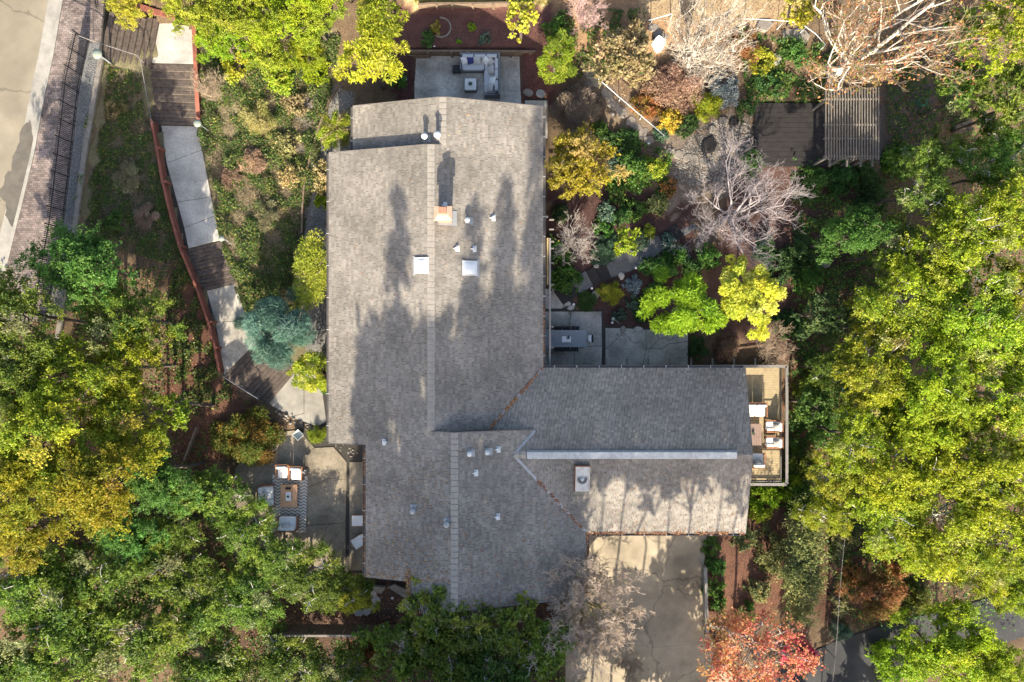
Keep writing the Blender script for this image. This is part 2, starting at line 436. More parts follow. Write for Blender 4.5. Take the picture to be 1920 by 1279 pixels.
eside_poly, _ = flat([(983,186),(1027,186),(1027,262),(983,262)], .05)
dine_poly, _ = flat([(1010,540),(1066,540),(1132,583),(1132,612),(1292,616),(1292,705),(1010,705)], .03)
tdeck_poly, _ = flat([(1412,193),(1650,193),(1650,312),(1412,312)], .3)
DRIVE = [(1060,960),(1330,960),(1316,1100),(1320,1180),(1345,1225),(1385,1275),(1450,1330),(1180,1400),(1060,1400)]
drive_poly, drive_z = flat(DRIVE, ((1200,1060,0.0),(1230,1330,-1.1)))
ROAD = [(1230,1235),(1420,1275),(1560,1205),(1680,1165),(1800,1140),(1925,1095),(2200,1000),(2300,1100),(1960,1180),(1720,1262),(1560,1320),(1420,1420),(1150,1420)]
road_poly, road_z = flat(ROAD, ((1300,1330,-1.15),(1930,1130,-2.1)))

def axis(lo, hi, inner_lo, inner_hi, st):
    mid = np.arange(inner_lo, inner_hi + st/2, st)
    k = np.array([2.,5,10,18,30,50,90,160,260])
    return np.concatenate([(inner_lo - k)[::-1], mid, inner_hi + k])
gx = axis(0, 0, -36, 36, .35); gy = axis(0, 0, -26, 26, .35)
GX, GY = np.meshgrid(gx, gy); GZ = h(GX, GY)
# ground colour zones (pixel outlines): the real soil, mulch, gravel and dry litter
ZONES = [
 ([(-400,-300),(2400,-300),(2400,1600),(-400,1600)], (.10,.07,.045)),
 ([(140,100),(420,60),(640,60),(600,470),(560,700),(420,700),(330,460),(140,460)], (.125,.11,.065)),
 ([(320,500),(380,540),(420,720),(480,760),(430,860),(330,900),(300,760)], (.085,.044,.03)),
 ([(742,8),(1035,8),(1035,100),(742,100)], (.088,.043,.037)),
 ([(735,100),(780,100),(780,200),(735,200)], (.06,.028,.026)),
 ([(975,100),(1035,100),(1035,190),(975,190)], (.10,.042,.036)),
 ([(760,-150),(1030,-150),(1030,8),(760,8)], (.34,.26,.13)),
 ([(1035,-40),(1480,-40),(1480,40),(1240,110),(1035,110)], (.22,.14,.08)),
 ([(1200,-60),(1500,-60),(1500,45),(1200,45)], (.22,.165,.10)),
 ([(1095,120),(1290,280),(1240,300),(1090,170)], (.14,.105,.075)),
 ([(1020,350),(1300,350),(1300,620),(1130,620),(1020,480)], (.058,.033,.029)),
 ([(1240,230),(1415,215),(1415,340),(1240,400)], (.13,.105,.085)),
 ([(1380,300),(1620,300),(1620,560),(1480,680),(1300,600)], (.065,.038,.032)),
 ([(1640,170),(1760,160),(1740,320),(1640,320)], (.09,.075,.065)),
 ([(560,170),(662,170),(662,290),(617,300),(617,700),(575,700),(560,430)], (.15,.145,.14)),
 ([(1300,995),(1480,900),(1480,1130),(1400,1180),(1310,1180)], (.12,.062,.042)),
 ([(1475,900),(1800,980),(1700,1170),(1540,1170)], (.085,.045,.032)),
 ([(1475,690),(1530,690),(1530,920),(1475,920)], (.17,.09,.055)),
 ([(440,1080),(1060,1080),(1060,1400),(440,1400)], (.055,.036,.028)),
 ([(610,830),(690,830),(690,866),(610,866)], (.10,.085,.07)),
]
GC = np.zeros(GX.shape + (3,)) + np.array([.11,.085,.05])
k_ = (CAMH - GZ)/F; PXg = GX/k_ + 960; PYg = 639.5 - GY/k_
jx = PXg + rng.normal(0, 5, GX.shape); jy = PYg + rng.normal(0, 5, GX.shape)
for poly, c in ZONES:
    m = inside(jx, jy, poly); GC[m] = c
GC *= rng.uniform(.82, 1.18, GX.shape)[..., None]
ny, nx = GX.shape
idx = np.arange(nx*ny).reshape(ny, nx)
Qg = np.stack([idx[:-1,:-1], idx[:-1,1:], idx[1:,1:], idx[1:,:-1]], -1).reshape(-1, 4)
gm = np_mesh('ground', np.stack([GX, GY, GZ], -1).reshape(-1, 3), Qg, GC.reshape(-1, 3), flat_shade=False)
gmat = bpy.data.materials.new('soil'); gmat.use_nodes = True
t = gmat.node_tree; b = t.nodes['Principled BSDF']; b.inputs['Roughness'].default_value = .95; b.inputs['Specular IOR Level'].default_value = .1
a = nd(t, 'ShaderNodeAttribute', attribute_name='Col'); gn = nd(t, 'ShaderNodeNewGeometry')
n1 = nd(t, 'ShaderNodeTexNoise'); n1.inputs['Scale'].default_value = 14; n1.inputs['Detail'].default_value = 6; n1.inputs['Roughness'].default_value = .75
t.links.new(gn.outputs['Position'], n1.inputs['Vector'])
mr = nd(t, 'ShaderNodeMapRange'); mr.inputs[1].default_value = .3; mr.inputs[2].default_value = .7; mr.inputs[3].default_value = .45; mr.inputs[4].default_value = 1.55
t.links.new(n1.outputs['Fac'], mr.inputs[0])
vm = nd(t, 'ShaderNodeVectorMath', operation='SCALE'); t.links.new(a.outputs['Color'], vm.inputs[0]); t.links.new(mr.outputs[0], vm.inputs['Scale'])
t.links.new(vm.outputs[0], b.inputs['Base Color'])
bp = nd(t, 'ShaderNodeBump'); bp.inputs['Strength'].default_value = .7; bp.inputs['Distance'].default_value = .05
t.links.new(n1.outputs['Fac'], bp.inputs['Height']); t.links.new(bp.outputs[0], b.inputs['Normal'])
MATS['soil'] = gmat
g = link_mesh('ground', gm, 'soil'); g['kind'] = 'structure'

# ------------------------------------------------------------------ street side
def strip(left, right, z0, z1, mb=None):
    mb = mb or MB()
    for i in range(len(left)-1):
        mb.prism([left[i], left[i+1], right[i+1], right[i]], z0, z1)
    return mb
def world_line(pts, z): return [P(x, y, z)[:2] for x, y in pts]
def offset_line(pts, d):
    out = []
    for i, p in enumerate(pts):
        a = Vector(pts[max(i-1,0)]); b_ = Vector(pts[min(i+1,len(pts)-1)]); e = (b_-a).normalized()
        out.append((p[0]-e.y*d, p[1]+e.x*d))
    return out
kerb = world_line(KERB, SZ)          # runs north to south, street is on its right-hand (west) side
g_in = offset_line(kerb, -.18); g_out = offset_line(kerb, -.85)
far = [(x-26, y) for x, y in g_out]
struct('road', strip(g_out, far, SZ-.3, SZ-.02), 'asphalt')
struct('road_gutter', strip(g_in, g_out, SZ-.3, SZ-.012), 'concrete')
struct('kerb', strip(kerb, g_in, SZ-.3, SZ+.1), 'concrete')
fence_l = world_line(FENCE, SZ); cap_l = world_line(CAP, SZ)
wetpx = [(56,225),(64,262),(62,300),(52,340),(47,400),(34,432),(20,425),(10,402),(12,380),(-6,362),(8,345),(10,325),(22,318),(24,296),(34,272),(40,240)]
wetpatch = []
for i in range(len(wetpx)):
    (xa, ya), (xb, yb2) = wetpx[i], wetpx[(i+1) % len(wetpx)]
    for k in range(5):
        wetpatch.append(P(xa+(xb-xa)*k/5+random.uniform(-1.6,1.6), ya+(yb2-ya)*k/5+random.uniform(-1.6,1.6), SZ)[:2])
make_mat('wet_asphalt', (.12,.105,.085), (.075,.068,.058), 1.5, .7, .1, 60, speck=.15)
struct('road_damp_patch', MB().prism(wetpatch, SZ-.02, SZ-.008), 'wet_asphalt')
def lerp_line(line, ys):
    """x of a polyline at given y (lines run north to south)"""
    l = np.array(line)[::-1]; return np.interp(ys, l[:,1], l[:,0])
side = MB(); kr = np.array(kerb)
fx = lambda y: float(lerp_line(fence_l, y)); kx = lambda y: float(lerp_line(kerb, y)); cx_ = lambda y: float(lerp_line(cap_l, y))
ytop, ybot = P(0, -40, SZ)[1], P(0, 600, SZ)[1]
walk = struct('pavement', MB().prism([(kx(ytop), ytop), (cx_(ytop), ytop)] + [(cx_(y), y) for y in np.linspace(ytop, ybot, 14)[1:]] + [(kx(y), y) for y in np.linspace(ybot, ytop, 14)[:-1]], SZ-.3, SZ+.055), 'joint')
bw, bl = .115, .225
row = 0; y = ytop
while y > ybot:
    x0, x1 = kx(y)+.02, fx(y)-.02
    if y > P(0, 80, SZ)[1]: x1 = cx_(y) - .05
    x = x0 - (row % 2)*bl/2; slope = (kx(y)-kx(y-.5))/.5
    while x < x1:
        a0, a1 = max(x, x0), min(x+bl-.014, x1)
        if a1-a0 > .04:
            zt = SZ + .072 + random.uniform(-.004, .004)
            side.add([(a0,y,zt),(a1,y,zt),(a1-slope*(bw-.014),y-bw+.014,zt),(a0-slope*(bw-.014),y-bw+.014,zt),
                      (a0,y,zt-.03),(a1,y,zt-.03),(a1-slope*(bw-.014),y-bw+.014,zt-.03),(a0-slope*(bw-.014),y-bw+.014,zt-.03)],
                     [(3,2,1,0),(0,1,5,4),(1,2,6,5),(2,3,7,6),(3,0,4,7)])
        x += bl
    y -= bw; row += 1
br = side.build('paving_bricks', 'brick', walk); br['kind'] = 'stuff'
# gravel strip between fence and timber cap
gs = MB()
ys = np.linspace(P(0,82,SZ)[1], ybot, 12)
gs.prism([(fx(y)+.02, y) for y in ys] + [(cx_(y)-.12, y) for y in ys[::-1]], SZ-.1, SZ+.075)
struct('gravel_strip', gs, 'gravel')
def pebbles(name, label, pxpoly, n, smin, smax, zoff=0.0, matn='pebble', zfix=None):
    xs = [p[0] for p in pxpoly]; ys = [p[1] for p in pxpoly]
    x = rng.uniform(min(xs), max(xs), n*2); y = rng.uniform(min(ys), max(ys), n*2)
    m = inside(x, y, pxpoly); x = x[m][:n]; y = y[m][:n]
    if zfix is None: X, Y, Z = Gv(x, y)
    else: X, Y = (x-960)*(CAMH-zfix)/F, (639.5-y)*(CAMH-zfix)/F; Z = np.full(len(x), zfix)
    N = len(X); s = rng.uniform(smin, smax, N)*rng.uniform(.7, 1.3, N); an = rng.uniform(0, 6.28, N); asp = rng.uniform(.55, 1, N)
    base = np.array([(1,0,0),(.45,.85,0),(-.5,.8,0),(-1,0,0),(-.4,-.85,0),(.5,-.8,0),(.5,.1,.75),(-.4,.25,.8),(-.05,-.4,.7)])
    V = base[None]*s[:,None,None]; V[:,:,1] *= asp[:,None]; V[:,:,2] *= rng.uniform(.6,1.1,N)[:,None]
    c, s_ = np.cos(an)[:,None], np.sin(an)[:,None]
    V = np.stack([V[:,:,0]*c - V[:,:,1]*s_ + X[:,None], V[:,:,0]*s_ + V[:,:,1]*c + Y[:,None], V[:,:,2] + Z[:,None] + zoff], -1)
    T = np.array([(0,1,6),(1,7,6),(1,2,7),(2,3,7),(3,8,7),(3,4,8),(4,5,8),(5,6,8),(5,0,6),(6,7,8)])
    Q = (T[None] + (np.arange(N)*9)[:,None,None]).reshape(-1, 3)
    o = link_mesh(name, np_mesh(name, V.reshape(-1,3), Q, nside=3), matn)
    return set_props(o, label, 'gravel', kind='stuff')
pebbles('gravel_stones', 'loose grey gravel between the iron fence and the timber edge', [(172,84),(190,112),(160,290),(142,420),(124,420),(137,300),(152,164)], 2600, .018, .04, 0, 'gravel', SZ+.078)
# timber retaining edge below the street
edge = thing('timber_retaining_edge', 'long grey timber edge holding the gravel strip beside the iron fence', 'retaining wall', (*cap_l[3], SZ))
for i in range(1, len(cap_l)-1):
    a_, b_ = cap_l[i], cap_l[i+1]
    if i == 1:
        continue
    MB().beam((*a_, SZ+.06), (*b_, SZ+.06), .24, .14).off(edge.location).build('cap_board', 'timber_grey', edge)
    MB().beam((*a_, SZ-.35), (*b_, SZ-.35), .12, .66).off(edge.location).build('wall_board', 'timber', edge)
# iron fence with spear tips
def iron_fence(label, pts, n_pick, base_z):
    f0 = thing('iron_fence', label, 'fence', (*pts[0], base_z), group='spear topped iron fence runs along the street')
    off = f0.location
    L = [0]
    for i in range(1, len(pts)): L.append(L[-1] + (Vector(pts[i])-Vector(pts[i-1])).length)
    def at(s):
        for i in range(1, len(pts)):
            if s <= L[i] + 1e-6:
                k = (s-L[i-1])/(L[i]-L[i-1]); return Vector(pts[i-1]).lerp(Vector(pts[i]), k)
        return Vector(pts[-1])
    pick = MB().tube([(0,0,.05),(0,0,1.25)], .016, 4).lathe((0,0,1.25), [(.016,0),(.034,.03),(.016,.07),(.002,.13)], 4).mesh('picket')
    pick.materials.append(MATS['iron'])
    for k in range(n_pick):
        p = at(L[-1]*k/(n_pick-1))
        o = bpy.data.objects.new('picket', pick); col.objects.link(o); o.parent = f0
        o.location = (p.x-off[0], p.y-off[1], 0)
        if k % 9 == 0:
            MB().box((p.x-off[0], p.y-off[1], .68), (.055,.055,1.36)).lathe((p.x-off[0], p.y-off[1], 1.36), [(.04,0),(.05,.04),(.02,.09)], 6).build('post', 'iron', f0)
    for z in (.14, 1.12):
        for i in range(1, len(pts)):
            MB().beam((pts[i-1][0]-off[0], pts[i-1][1]-off[1], z), (pts[i][0]-off[0], pts[i][1]-off[1], z), .035, .035).build('rail', 'iron', f0)
    return f0
iron_fence('long black spear topped iron fence beside the brick pavement', [fence_l[i] for i in (1,2,3,4,5,6)], 172, SZ+.07)
iron_fence('short black iron fence above the entrance of the timber stairs', [P(172,-70,SZ)[:2], P(185,18,SZ)[:2]], 26, SZ+.07)

# ------------------------------------------------------------------ stairs and paths
def stairs(name, label, a0, a1, b0, b1, z0, z1, n, matn='sleeper', over=.02):
    """a0-a1 upper edge, b0-b1 lower edge (pixels); n timber treads"""
    A0, A1 = Vector(P(*a0, z0)), Vector(P(*a1, z0)); B0, B1 = Vector(P(*b0, z1)), Vector(P(*b1, z1))
    c = (A0+A1+B0+B1)/4
    st = thing(name, label, 'stairs', (c.x, c.y, z1))
    for i in range(n):
        for half in (0, 1):
            k0, k1 = (i+half*.5)/n, (i+half*.5+.5)/n
            l = A0.lerp(B0, (k0+k1)/2); r = A1.lerp(B1, (k0+k1)/2); w = ((A0.lerp(B0, k1)-A0.lerp(B0, k0)).length + (A1.lerp(B1,k1)-A1.lerp(B1,k0)).length)/2
            z = z0 + (z1-z0)*(i+.5)/n + random.uniform(-.006,.006)
            j = random.uniform(-.04,.04); d = (r-l).normalized()
            l = l + d*(j-.05); r = r + d*(j+.05)
            MB().beam((l.x,l.y,z-.12), (r.x,r.y,z-.12), w-.018, .26).off(st.location).build('tread', matn, st, bevel=.012)
    return st
stairs('timber_stairs', 'dark timber stairs leading down from the iron fence to the aggregate landing', (204,22), (184,116), (299,36), (284,120), 3.55, 2.55, 8)
stairs('timber_stairs', 'dark timber stairs between the aggregate landing and the long pale path', (280,119), (371,121), (290,233), (373,236), 2.42, 1.66, 8)
stairs('timber_stairs', 'dark timber stairs part way down the pale path beside the redwood fence', (349,467), (412,452), (384,545), (441,532), 1.34, .82, 6)
stairs('timber_stairs', 'timber stairs spotted with sunlight below the blue cedar', (420,703), (480,642), (503,757), (560,690), .58, .1, 6)
def slabs(name, matn, polys, zt, th=.14, gap=.014, base=None, basez=None):
    """paved surface: base sheet (structure) and each slab a child piece"""
    if base is not None:
        root = struct(name, MB().prism(base, (lambda x, y: zt(x, y)-.3) if callable(zt) else zt-.3, (lambda x, y: zt(x, y)-.03) if callable(zt) else zt-.03), 'joint')
    for pl in polys:
        q = inset(pl, gap)
        dz = random.uniform(-.004, .004)
        f = (lambda x, y, dz=dz: zt(x, y)+dz) if callable(zt) else zt+dz
        f0 = (lambda x, y: zt(x, y)-th) if callable(zt) else zt-th
        o = MB().prism(q, f0, f).build('slab', matn, root)
    return root
def pxz(pts, z): return [P(x, y, z)[:2] for x, y in pts]
slabs('landing', 'aggregate', [landing_poly], 2.5, base=landing_poly)
def pxr(pts, zs):
    out = []
    for x, y in pts:
        z = 1.0
        for _ in range(5):
            q = P(x, y, z); z = zs(q[0], q[1])
        out.append(q[:2])
    return out
slabs('path', 'aggregate', [pxr(p, path1_z) for p in (
  [(302,235),(371,237),(379,281),(312,306)], [(312,306),(379,281),(396,369),(332,379)], [(332,379),(396,369),(403,405),(345,427)], [(345,427),(403,405),(412,450),(353,466)])], path1_z, base=path1_poly)
slabs('path', 'aggregate_dark', [pxr(p, path2_z) for p in (
  [(387,545),(441,532),(460,590),(464,602),(404,604)], [(404,604),(464,602),(480,642),(420,703)])], path2_z, base=path2_poly)
slabs('path', 'concrete', [pxz(p, .05) for p in ([(503,757),(560,690),(570,700),(570,775),(545,782)], [(545,782),(570,775),(570,700),(600,695),(612,790),(595,800)], [(612,700),(640,700),(640,830),(612,790)])], .05, base=wland_poly)
slabs('patio', 'aggregate_warm', [pxz(p, .05) for p in (
  [(440,880),(478,832),(502,812),(523,838),(480,895),(440,930)],
  [(502,812),(560,806),(590,840),(560,860),(523,838)],
  [(560,860),(590,840),(625,838),(650,866),(650,900),(616,897),(575,915),(577,880)],
  [(480,895),(523,838),(560,860),(577,880),(575,915),(577,985),(520,1000),(440,1000),(440,930)],
  [(575,915),(616,897),(650,900),(648,980),(577,985)],
  [(440,1000),(520,1000),(577,985),(616,983),(590,1040),(560,1070),(440,1070)],
  [(616,983),(648,980),(648,1070),(560,1070),(590,1040)],
  [(655,866),(700,866),(700,930),(655,930)], [(655,930),(700,930),(700,1000),(655,1000)], [(655,1000),(700,1000),(700,1070),(655,1070)])], .05, gap=.01, base=wpat_poly)
slabs('patio', 'aggregate_mid', [pxz(p, .05) for p in (
  [(777,105),(838,105),(848,130),(836,165),(822,168),(777,177)],
  [(838,105),(905,105),(905,140),(890,160),(858,162),(848,172),(836,165),(848,130)],
  [(905,105),(977,105),(977,172),(930,168),(910,165),(905,140)],
  [(777,177),(822,168),(836,165),(848,172),(850,180),(846,235),(777,235)],
  [(848,172),(858,162),(890,160),(905,140),(910,165),(908,200),(908,235),(846,235),(850,180)],
  [(910,165),(930,168),(977,172),(978,235),(908,235),(908,200)])], .05, gap=.006, base=npat_poly)
slabs('side_path', 'aggregate', [pxz(p, .05) for p in ([(984,188),(1027,188),(1027,225),(984,225)], [(984,225),(1027,225),(1027,260),(984,260)])], .05, base=eside_poly)
slabs('dining_patio', 'aggregate_dark', [pxz(p, .03) for p in (
  [(1012,541),(1046,541),(1064,575),(1052,579),(1012,579)],
  [(1012,584),(1070,584),(1068,616),(1012,616)], [(1070,584),(1128,584),(1129,648),(1098,650),(1068,616)],
  [(1012,616),(1068,616),(1098,650),(1076,655),(1078,703),(1012,703)], [(1098,650),(1129,648),(1128,703),(1078,703),(1076,655)],
  [(1135,615),(1168,615),(1165,628),(1135,655)], [(1168,615),(1211,618),(1212,652),(1202,703),(1135,703),(1135,655),(1165,628)],
  [(1211,618),(1250,620),(1290,625),(1290,640),(1255,645),(1240,655),(1212,652)], [(1212,652),(1240,655),(1255,645),(1290,640),(1290,703),(1202,703)])], .03, gap=.014,
  base=pxz([(1010,540),(1066,540),(1080,582),(1132,582),(1132,612),(1292,616),(1292,705),(1010,705)], .03))
# winding garden path east of the house
gp = [(1048,560,30),(1078,538,32),(1105,522,31),(1140,506,33),(1180,490,36),(1215,470,34),(1240,452,30),(1275,430,30),(1300,415,28)]
def band(pts, z):
    l = []; r = []
    for i, (x, y, w) in enumerate(pts):
        a = pts[max(i-1,0)]; b_ = pts[min(i+1,len(pts)-1)]; dx, dy = b_[0]-a[0], b_[1]-a[1]; q = math.hypot(dx, dy)
        l.append((x - dy/q*w/2, y + dx/q*w/2)); r.append((x + dy/q*w/2, y - dx/q*w/2))
    return l, r
gl, gr = band(gp, 0)
gz = .1
gpath = struct('garden_path', MB().prism(pxz(gl + gr[::-1], gz), gz-.5, gz), 'joint')
make_mat('path_asphalt', (.105,.105,.107), (.07,.07,.072), 5, .9, .3, 50, speck=.25)
for i in range(len(gp)-1):
    if i in (0, 2, 6):
        for k in (0, .5):
            a0 = [gl[i][j]*(1-k)+gl[i+1][j]*k for j in (0,1)]; a1 = [gl[i][j]*(.5-k)+gl[i+1][j]*(k+.5) for j in (0,1)]
            b0 = [gr[i][j]*(1-k)+gr[i+1][j]*k for j in (0,1)]; b1 = [gr[i][j]*(.5-k)+gr[i+1][j]*(k+.5) for j in (0,1)]
            MB().prism(inset(pxz([a0, a1, b1, b0], gz), .02), gz-.1, gz+.05).build('sleeper_step', 'dark_board', gpath)
    else:
        MB().prism(inset(pxz([gl[i], gl[i+1], gr[i+1], gr[i]], gz), .004), gz-.1, gz+.03).build('path_panel', 'path_asphalt', gpath)
# driveway and lower road
dpx = [pxr(p, drive_z) for p in ([(1060,960),(1215,960),(1215,1100),(1060,1100)], [(1215,960),(1330,960),(1316,1100),(1215,1100)],
   [(1060,1100),(1215,1100),(1215,1210),(1060,1210)], [(1215,1100),(1316,1100),(1320,1180),(1330,1205),(1215,1215)])]
dpx += [pxr(p, drive_z) for p in ([(1060,1210),(1215,1210),(1215,1330),(1060,1330)], [(1215,1215),(1330,1205),(1345,1228),(1385,1278),(1420,1318),(1215,1330)])]
slabs('driveway', 'driveway', dpx, drive_z, gap=.004, base=pxr([(1060,960),(1330,960),(1316,1100),(1320,1180),(1345,1228),(1420,1318),(1215,1331),(1060,1331)], drive_z))
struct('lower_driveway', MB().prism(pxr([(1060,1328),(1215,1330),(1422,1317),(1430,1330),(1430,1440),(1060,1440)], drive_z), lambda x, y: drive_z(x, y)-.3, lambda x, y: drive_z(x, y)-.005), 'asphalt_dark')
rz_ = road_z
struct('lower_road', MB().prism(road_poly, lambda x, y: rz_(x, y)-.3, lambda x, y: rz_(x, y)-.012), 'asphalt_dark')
kw = thing('kerb_wall', 'low concrete kerb wall curving along the tan driveway', 'wall', (*P(1320,1110,-.1)[:2], -.1))
kl = [(1319,1060),(1320,1110),(1321,1162),(1323,1185),(1333,1205),(1350,1222)]
for i in range(len(kl)-1):
    a_, b_ = [Vector(pxr([kl[j]], drive_z)[0]) for j in (i, i+1)]
    za = drive_z(*a_)
    MB().beam((*a_, za+.12), (*b_, za+.1), .2, .55).off(kw.location).build('kerb_segment', 'concrete', kw, bevel=.01)
a_, b_ = [Vector(pxr([q], drive_z)[0]) for q in ((1323,1163),(1352,1168))]
MB().beam((*a_, .02), (*b_, .02), .26, .55).off(kw.location).build('kerb_segment', 'concrete', kw, bevel=.01)

# redwood fence beside the path: low planked wall, posts on the path side
def plank_wall(label, pts, hh, n_planks, matn, group=None, name='redwood_fence', post_at=(), cap=.13, capm=None):
    """pts: (px,py,z) base line"""
    W = [Vector(P(*p)) for p in pts]
    c = W[len(W)//2]
    f = thing(name, label, 'fence', tuple(c), group=group)
    for i in range(len(W)-1):
        ph = hh/n_planks
        for k in range(n_planks):
            up = Vector((0,0,ph*(k+.5)-.02))
            MB().beam(W[i]+up-c, W[i+1]+up-c, .045, ph-.012).build('plank', matn, f)
        if cap:
            up = Vector((0,0,hh+.0)); MB().beam(W[i]+up-c, W[i+1]+up-c, cap, .045).build('cap_board', capm or matn, f)
    for q in post_at:
        w = Vector(P(*q)); MB().box(tuple(w-c+Vector((0,0,hh/2-.05))), (.13,.13,hh+.15)).build('post', matn, f)
    return f
plank_wall('low red brown plank fence stepping down along the pale path', [(294,230,1.7),(304,282,1.62),(314,340,1.55),(328,400,1.5),(346,465,1.4),(379,545,.9),(399,605,.8),(411,650,.7),(420,698,.62)], .62, 3, 'redwood',
           post_at=[(308,283,1.6),(320,345,1.55),(348,464,1.4),(404,604,.8),(414,652,.7)])
plank_wall('red brown capped wall around the aggregate landing under the yellow foliage', [(236,8,3.0),(298,30,2.7),(368,46,2.55)], .5, 2, 'redwood', cap=.3)
plank_wall('red brown capped wall beside the shaded timber stairs', [(371,52,2.55),(374,120,2.5),(377,190,2.1),(380,230,1.7)], .5, 2, 'redwood', cap=.22)
# handrails
def rail(label, pts, hh, posts, r=.025, matn='galv', name='handrail', group=None):
    W = [Vector(P(*p)) for p in pts]; c = Vector(P(*posts[0]))
    f = thing(name, label, 'handrail', tuple(c), group=group)
    MB().tube([w-c for w in W], r, 6).build('rail', matn, f, smooth=True)
    for q in posts:
        w = Vector(P(*q))-c
        top = min(W, key=lambda v: (v-c-w).xy.length).z - c.z
        best = 1e9
        for i in range(len(W)-1):
            a, b2 = W[i]-c, W[i+1]-c; d = (b2-a).xy; k = max(0, min(1, ((w-a).xy.dot(d))/max(d.length_squared,1e-9)))
            q2 = a.lerp(b2, k)
            if (q2-w).xy.length < best: best = (q2-w).xy.length; tp = q2
        MB().tube([w - Vector((0,0,.1)), tp], r*.9, 6).build('post', matn, f, smooth=True)
    return f
rail('thin dark grey handrail bending down the timber stairs by the iron fence', [(112,52,4.6),(165,74,4.55),(258,104,3.6),(264,116,3.5),(268,140,3.3),(285,232,2.6)], .9, [(178,76,3.6),(272,120,2.6),(292,236,1.7)], .02, 'rail_paint')
rail('thin pale handrail beside the sun spotted timber stairs', [(418,706,1.5),(452,728,1.3),(484,748,1.0)], .9, [(428,702,.62),(456,724,.4),(486,744,.2)], .025)
rail('long straight pale pipe handrail above the flagstone steps', [(1122,148,1.5),(1160,181,1.45),(1202,217,1.35),(1247,255,1.25)], .9, [(1123,158,.6),(1161,190,.55),(1200,224,.5),(1242,257,.4)], .026, 'pipe')
rail('curved pale pipe railing beneath the leafless white barked trees', [(1388,35,2.5),(1440,37,2.5),(1482,40,2.5),(1508,48,2.45),(1530,64,2.4),(1548,84,2.35)], .9, [(1395,45,1.5),(1458,54,1.5),(1500,62,1.5),(1540,92,1.4)], .026, 'pipe')
rail('short pale pipe railing beside the white boulder', [(1216,38,2.2),(1260,26,2.2)], .9, [(1218,46,1.3),(1258,36,1.3)], .03, 'pipe')

# ------------------------------------------------------------------ timber retaining walls by the north patio and others
def retaining(label, pts, hh, n, posts, matn='timber', cap=.1):
    return plank_wall(label, pts, hh, n, matn, name='retaining_wall', cap=cap, post_at=posts)
retaining('brown timber retaining wall behind the sectional sofa', [(765,105,.02),(880,105,.02),(1003,106,.02)], .72, 3, [(x, 107, .02) for x in (805,848,880,918,958,995)])
retaining('brown timber retaining wall on the sunny upper side of the mulch bed', [(786,16,.68),(815,14,.68),(860,14,.68),(905,14,.68),(940,13,.68),(1000,14,.68)], .5, 2, [(x, 16, .68) for x in (820,849,887,925)])
pb = thing('planter_box', 'low timber planter box at the end of the retaining wall', 'planter', P(786,106,.02))
for a_, b_ in (((767,101),(806,101)),((767,109),(806,109)),((767,101),(767,109)),((806,101),(806,109))):
    A, B = Vector(P(*a_,.02)), Vector(P(*b_,.02)); MB().beam(A+Vector((0,0,.2)), B+Vector((0,0,.2)), .06, .42).off(pb.location).build('board', 'timber', pb)
MB().prism([tuple(Vector(p)-Vector(pb.location).xy) for p in pxz([(768,102),(805,102),(805,108),(768,108)], .02)], 0, .3).build('soil', 'soil', pb).data.color_attributes.new('Col','FLOAT_COLOR','POINT').data.foreach_set('color', np.tile([.09,.05,.04,1.], 8).astype(np.float32))
retaining('curved brown timber edge beside the gravel strip west of the house', [(640,165,.25),(622,195,.2),(602,245,.15),(586,300,.1),(575,350,.08),(572,400,.05),(571,440,.05)], .55, 2, [(622,195,.2),(586,300,.1),(572,400,.05)])
retaining('brown board edge in the red mulch under the oaks', [(373,800,.6),(362,830,.55),(350,862,.5)], .35, 1, [(362,830,.55)])
# board fence at the south
bf = thing('board_fence', 'weathered brown board fence behind the dark stepping stone bed', 'fence', P(620,1172,-.6))
for i in range(54):
    p = Vector(P(512+i*4.3, 1171, -.6)) - Vector(bf.location)
    MB().box((p.x, p.y+random.uniform(-.01,.01), .72+random.uniform(-.02,.02)), (.118,.025,1.5)).build('board', 'timber', bf)
for z in (.35, 1.15):
    A, B = Vector(P(510,1173,-.6))-Vector(bf.location), Vector(P(744,1173,-.6))-Vector(bf.location)
    MB().beam(A+Vector((0,0,z)), B+Vector((0,0,z)), .05, .09).build('rail', 'timber', bf)
A, B = Vector(P(510,1172,-.6))-Vector(bf.location), Vector(P(744,1172,-.6))-Vector(bf.location)
MB().beam(A+Vector((0,0,1.49)), B+Vector((0,0,1.49)), .12, .04).build('cap_board', 'timber_grey', bf)
# wire fence at the south east
wf = thing('wire_fence', 'thin wire fence with grey posts beside the olive green hedge', 'fence', G(1556,1090))
wp = [(1568,965),(1563,1010),(1558,1060),(1554,1110),(1551,1160),(1547,1215),(1540,1279)]
WP = [Vector(G(*q)) for q in wp]
o_ = Vector(wf.location)
for q in WP: MB().tube([q-o_-Vector((0,0,.2)), q-o_+Vector((0,0,1.35))], .03, 6).build('post', 'galv', wf)
for i in range(len(WP)-1):
    MB().tube([WP[i]-o_+Vector((0,0,1.32)), WP[i+1]-o_+Vector((0,0,1.32))], .014, 5).build('top_rail', 'rail_paint', wf)
    wm = MB(); n = 14
    for k in range(n):
        for s in (0, 1):
            A = WP[i].lerp(WP[i+1], k/n)-o_; B = WP[i].lerp(WP[i+1], (k+1)/n)-o_
            za, zb = (.05, 1.3) if s else (1.3, .05)
            wm.tube([A+Vector((0,0,za)), B+Vector((0,0,zb))], .004, 3, cap=False)
    wm.build('wire_mesh', 'galv', wf)

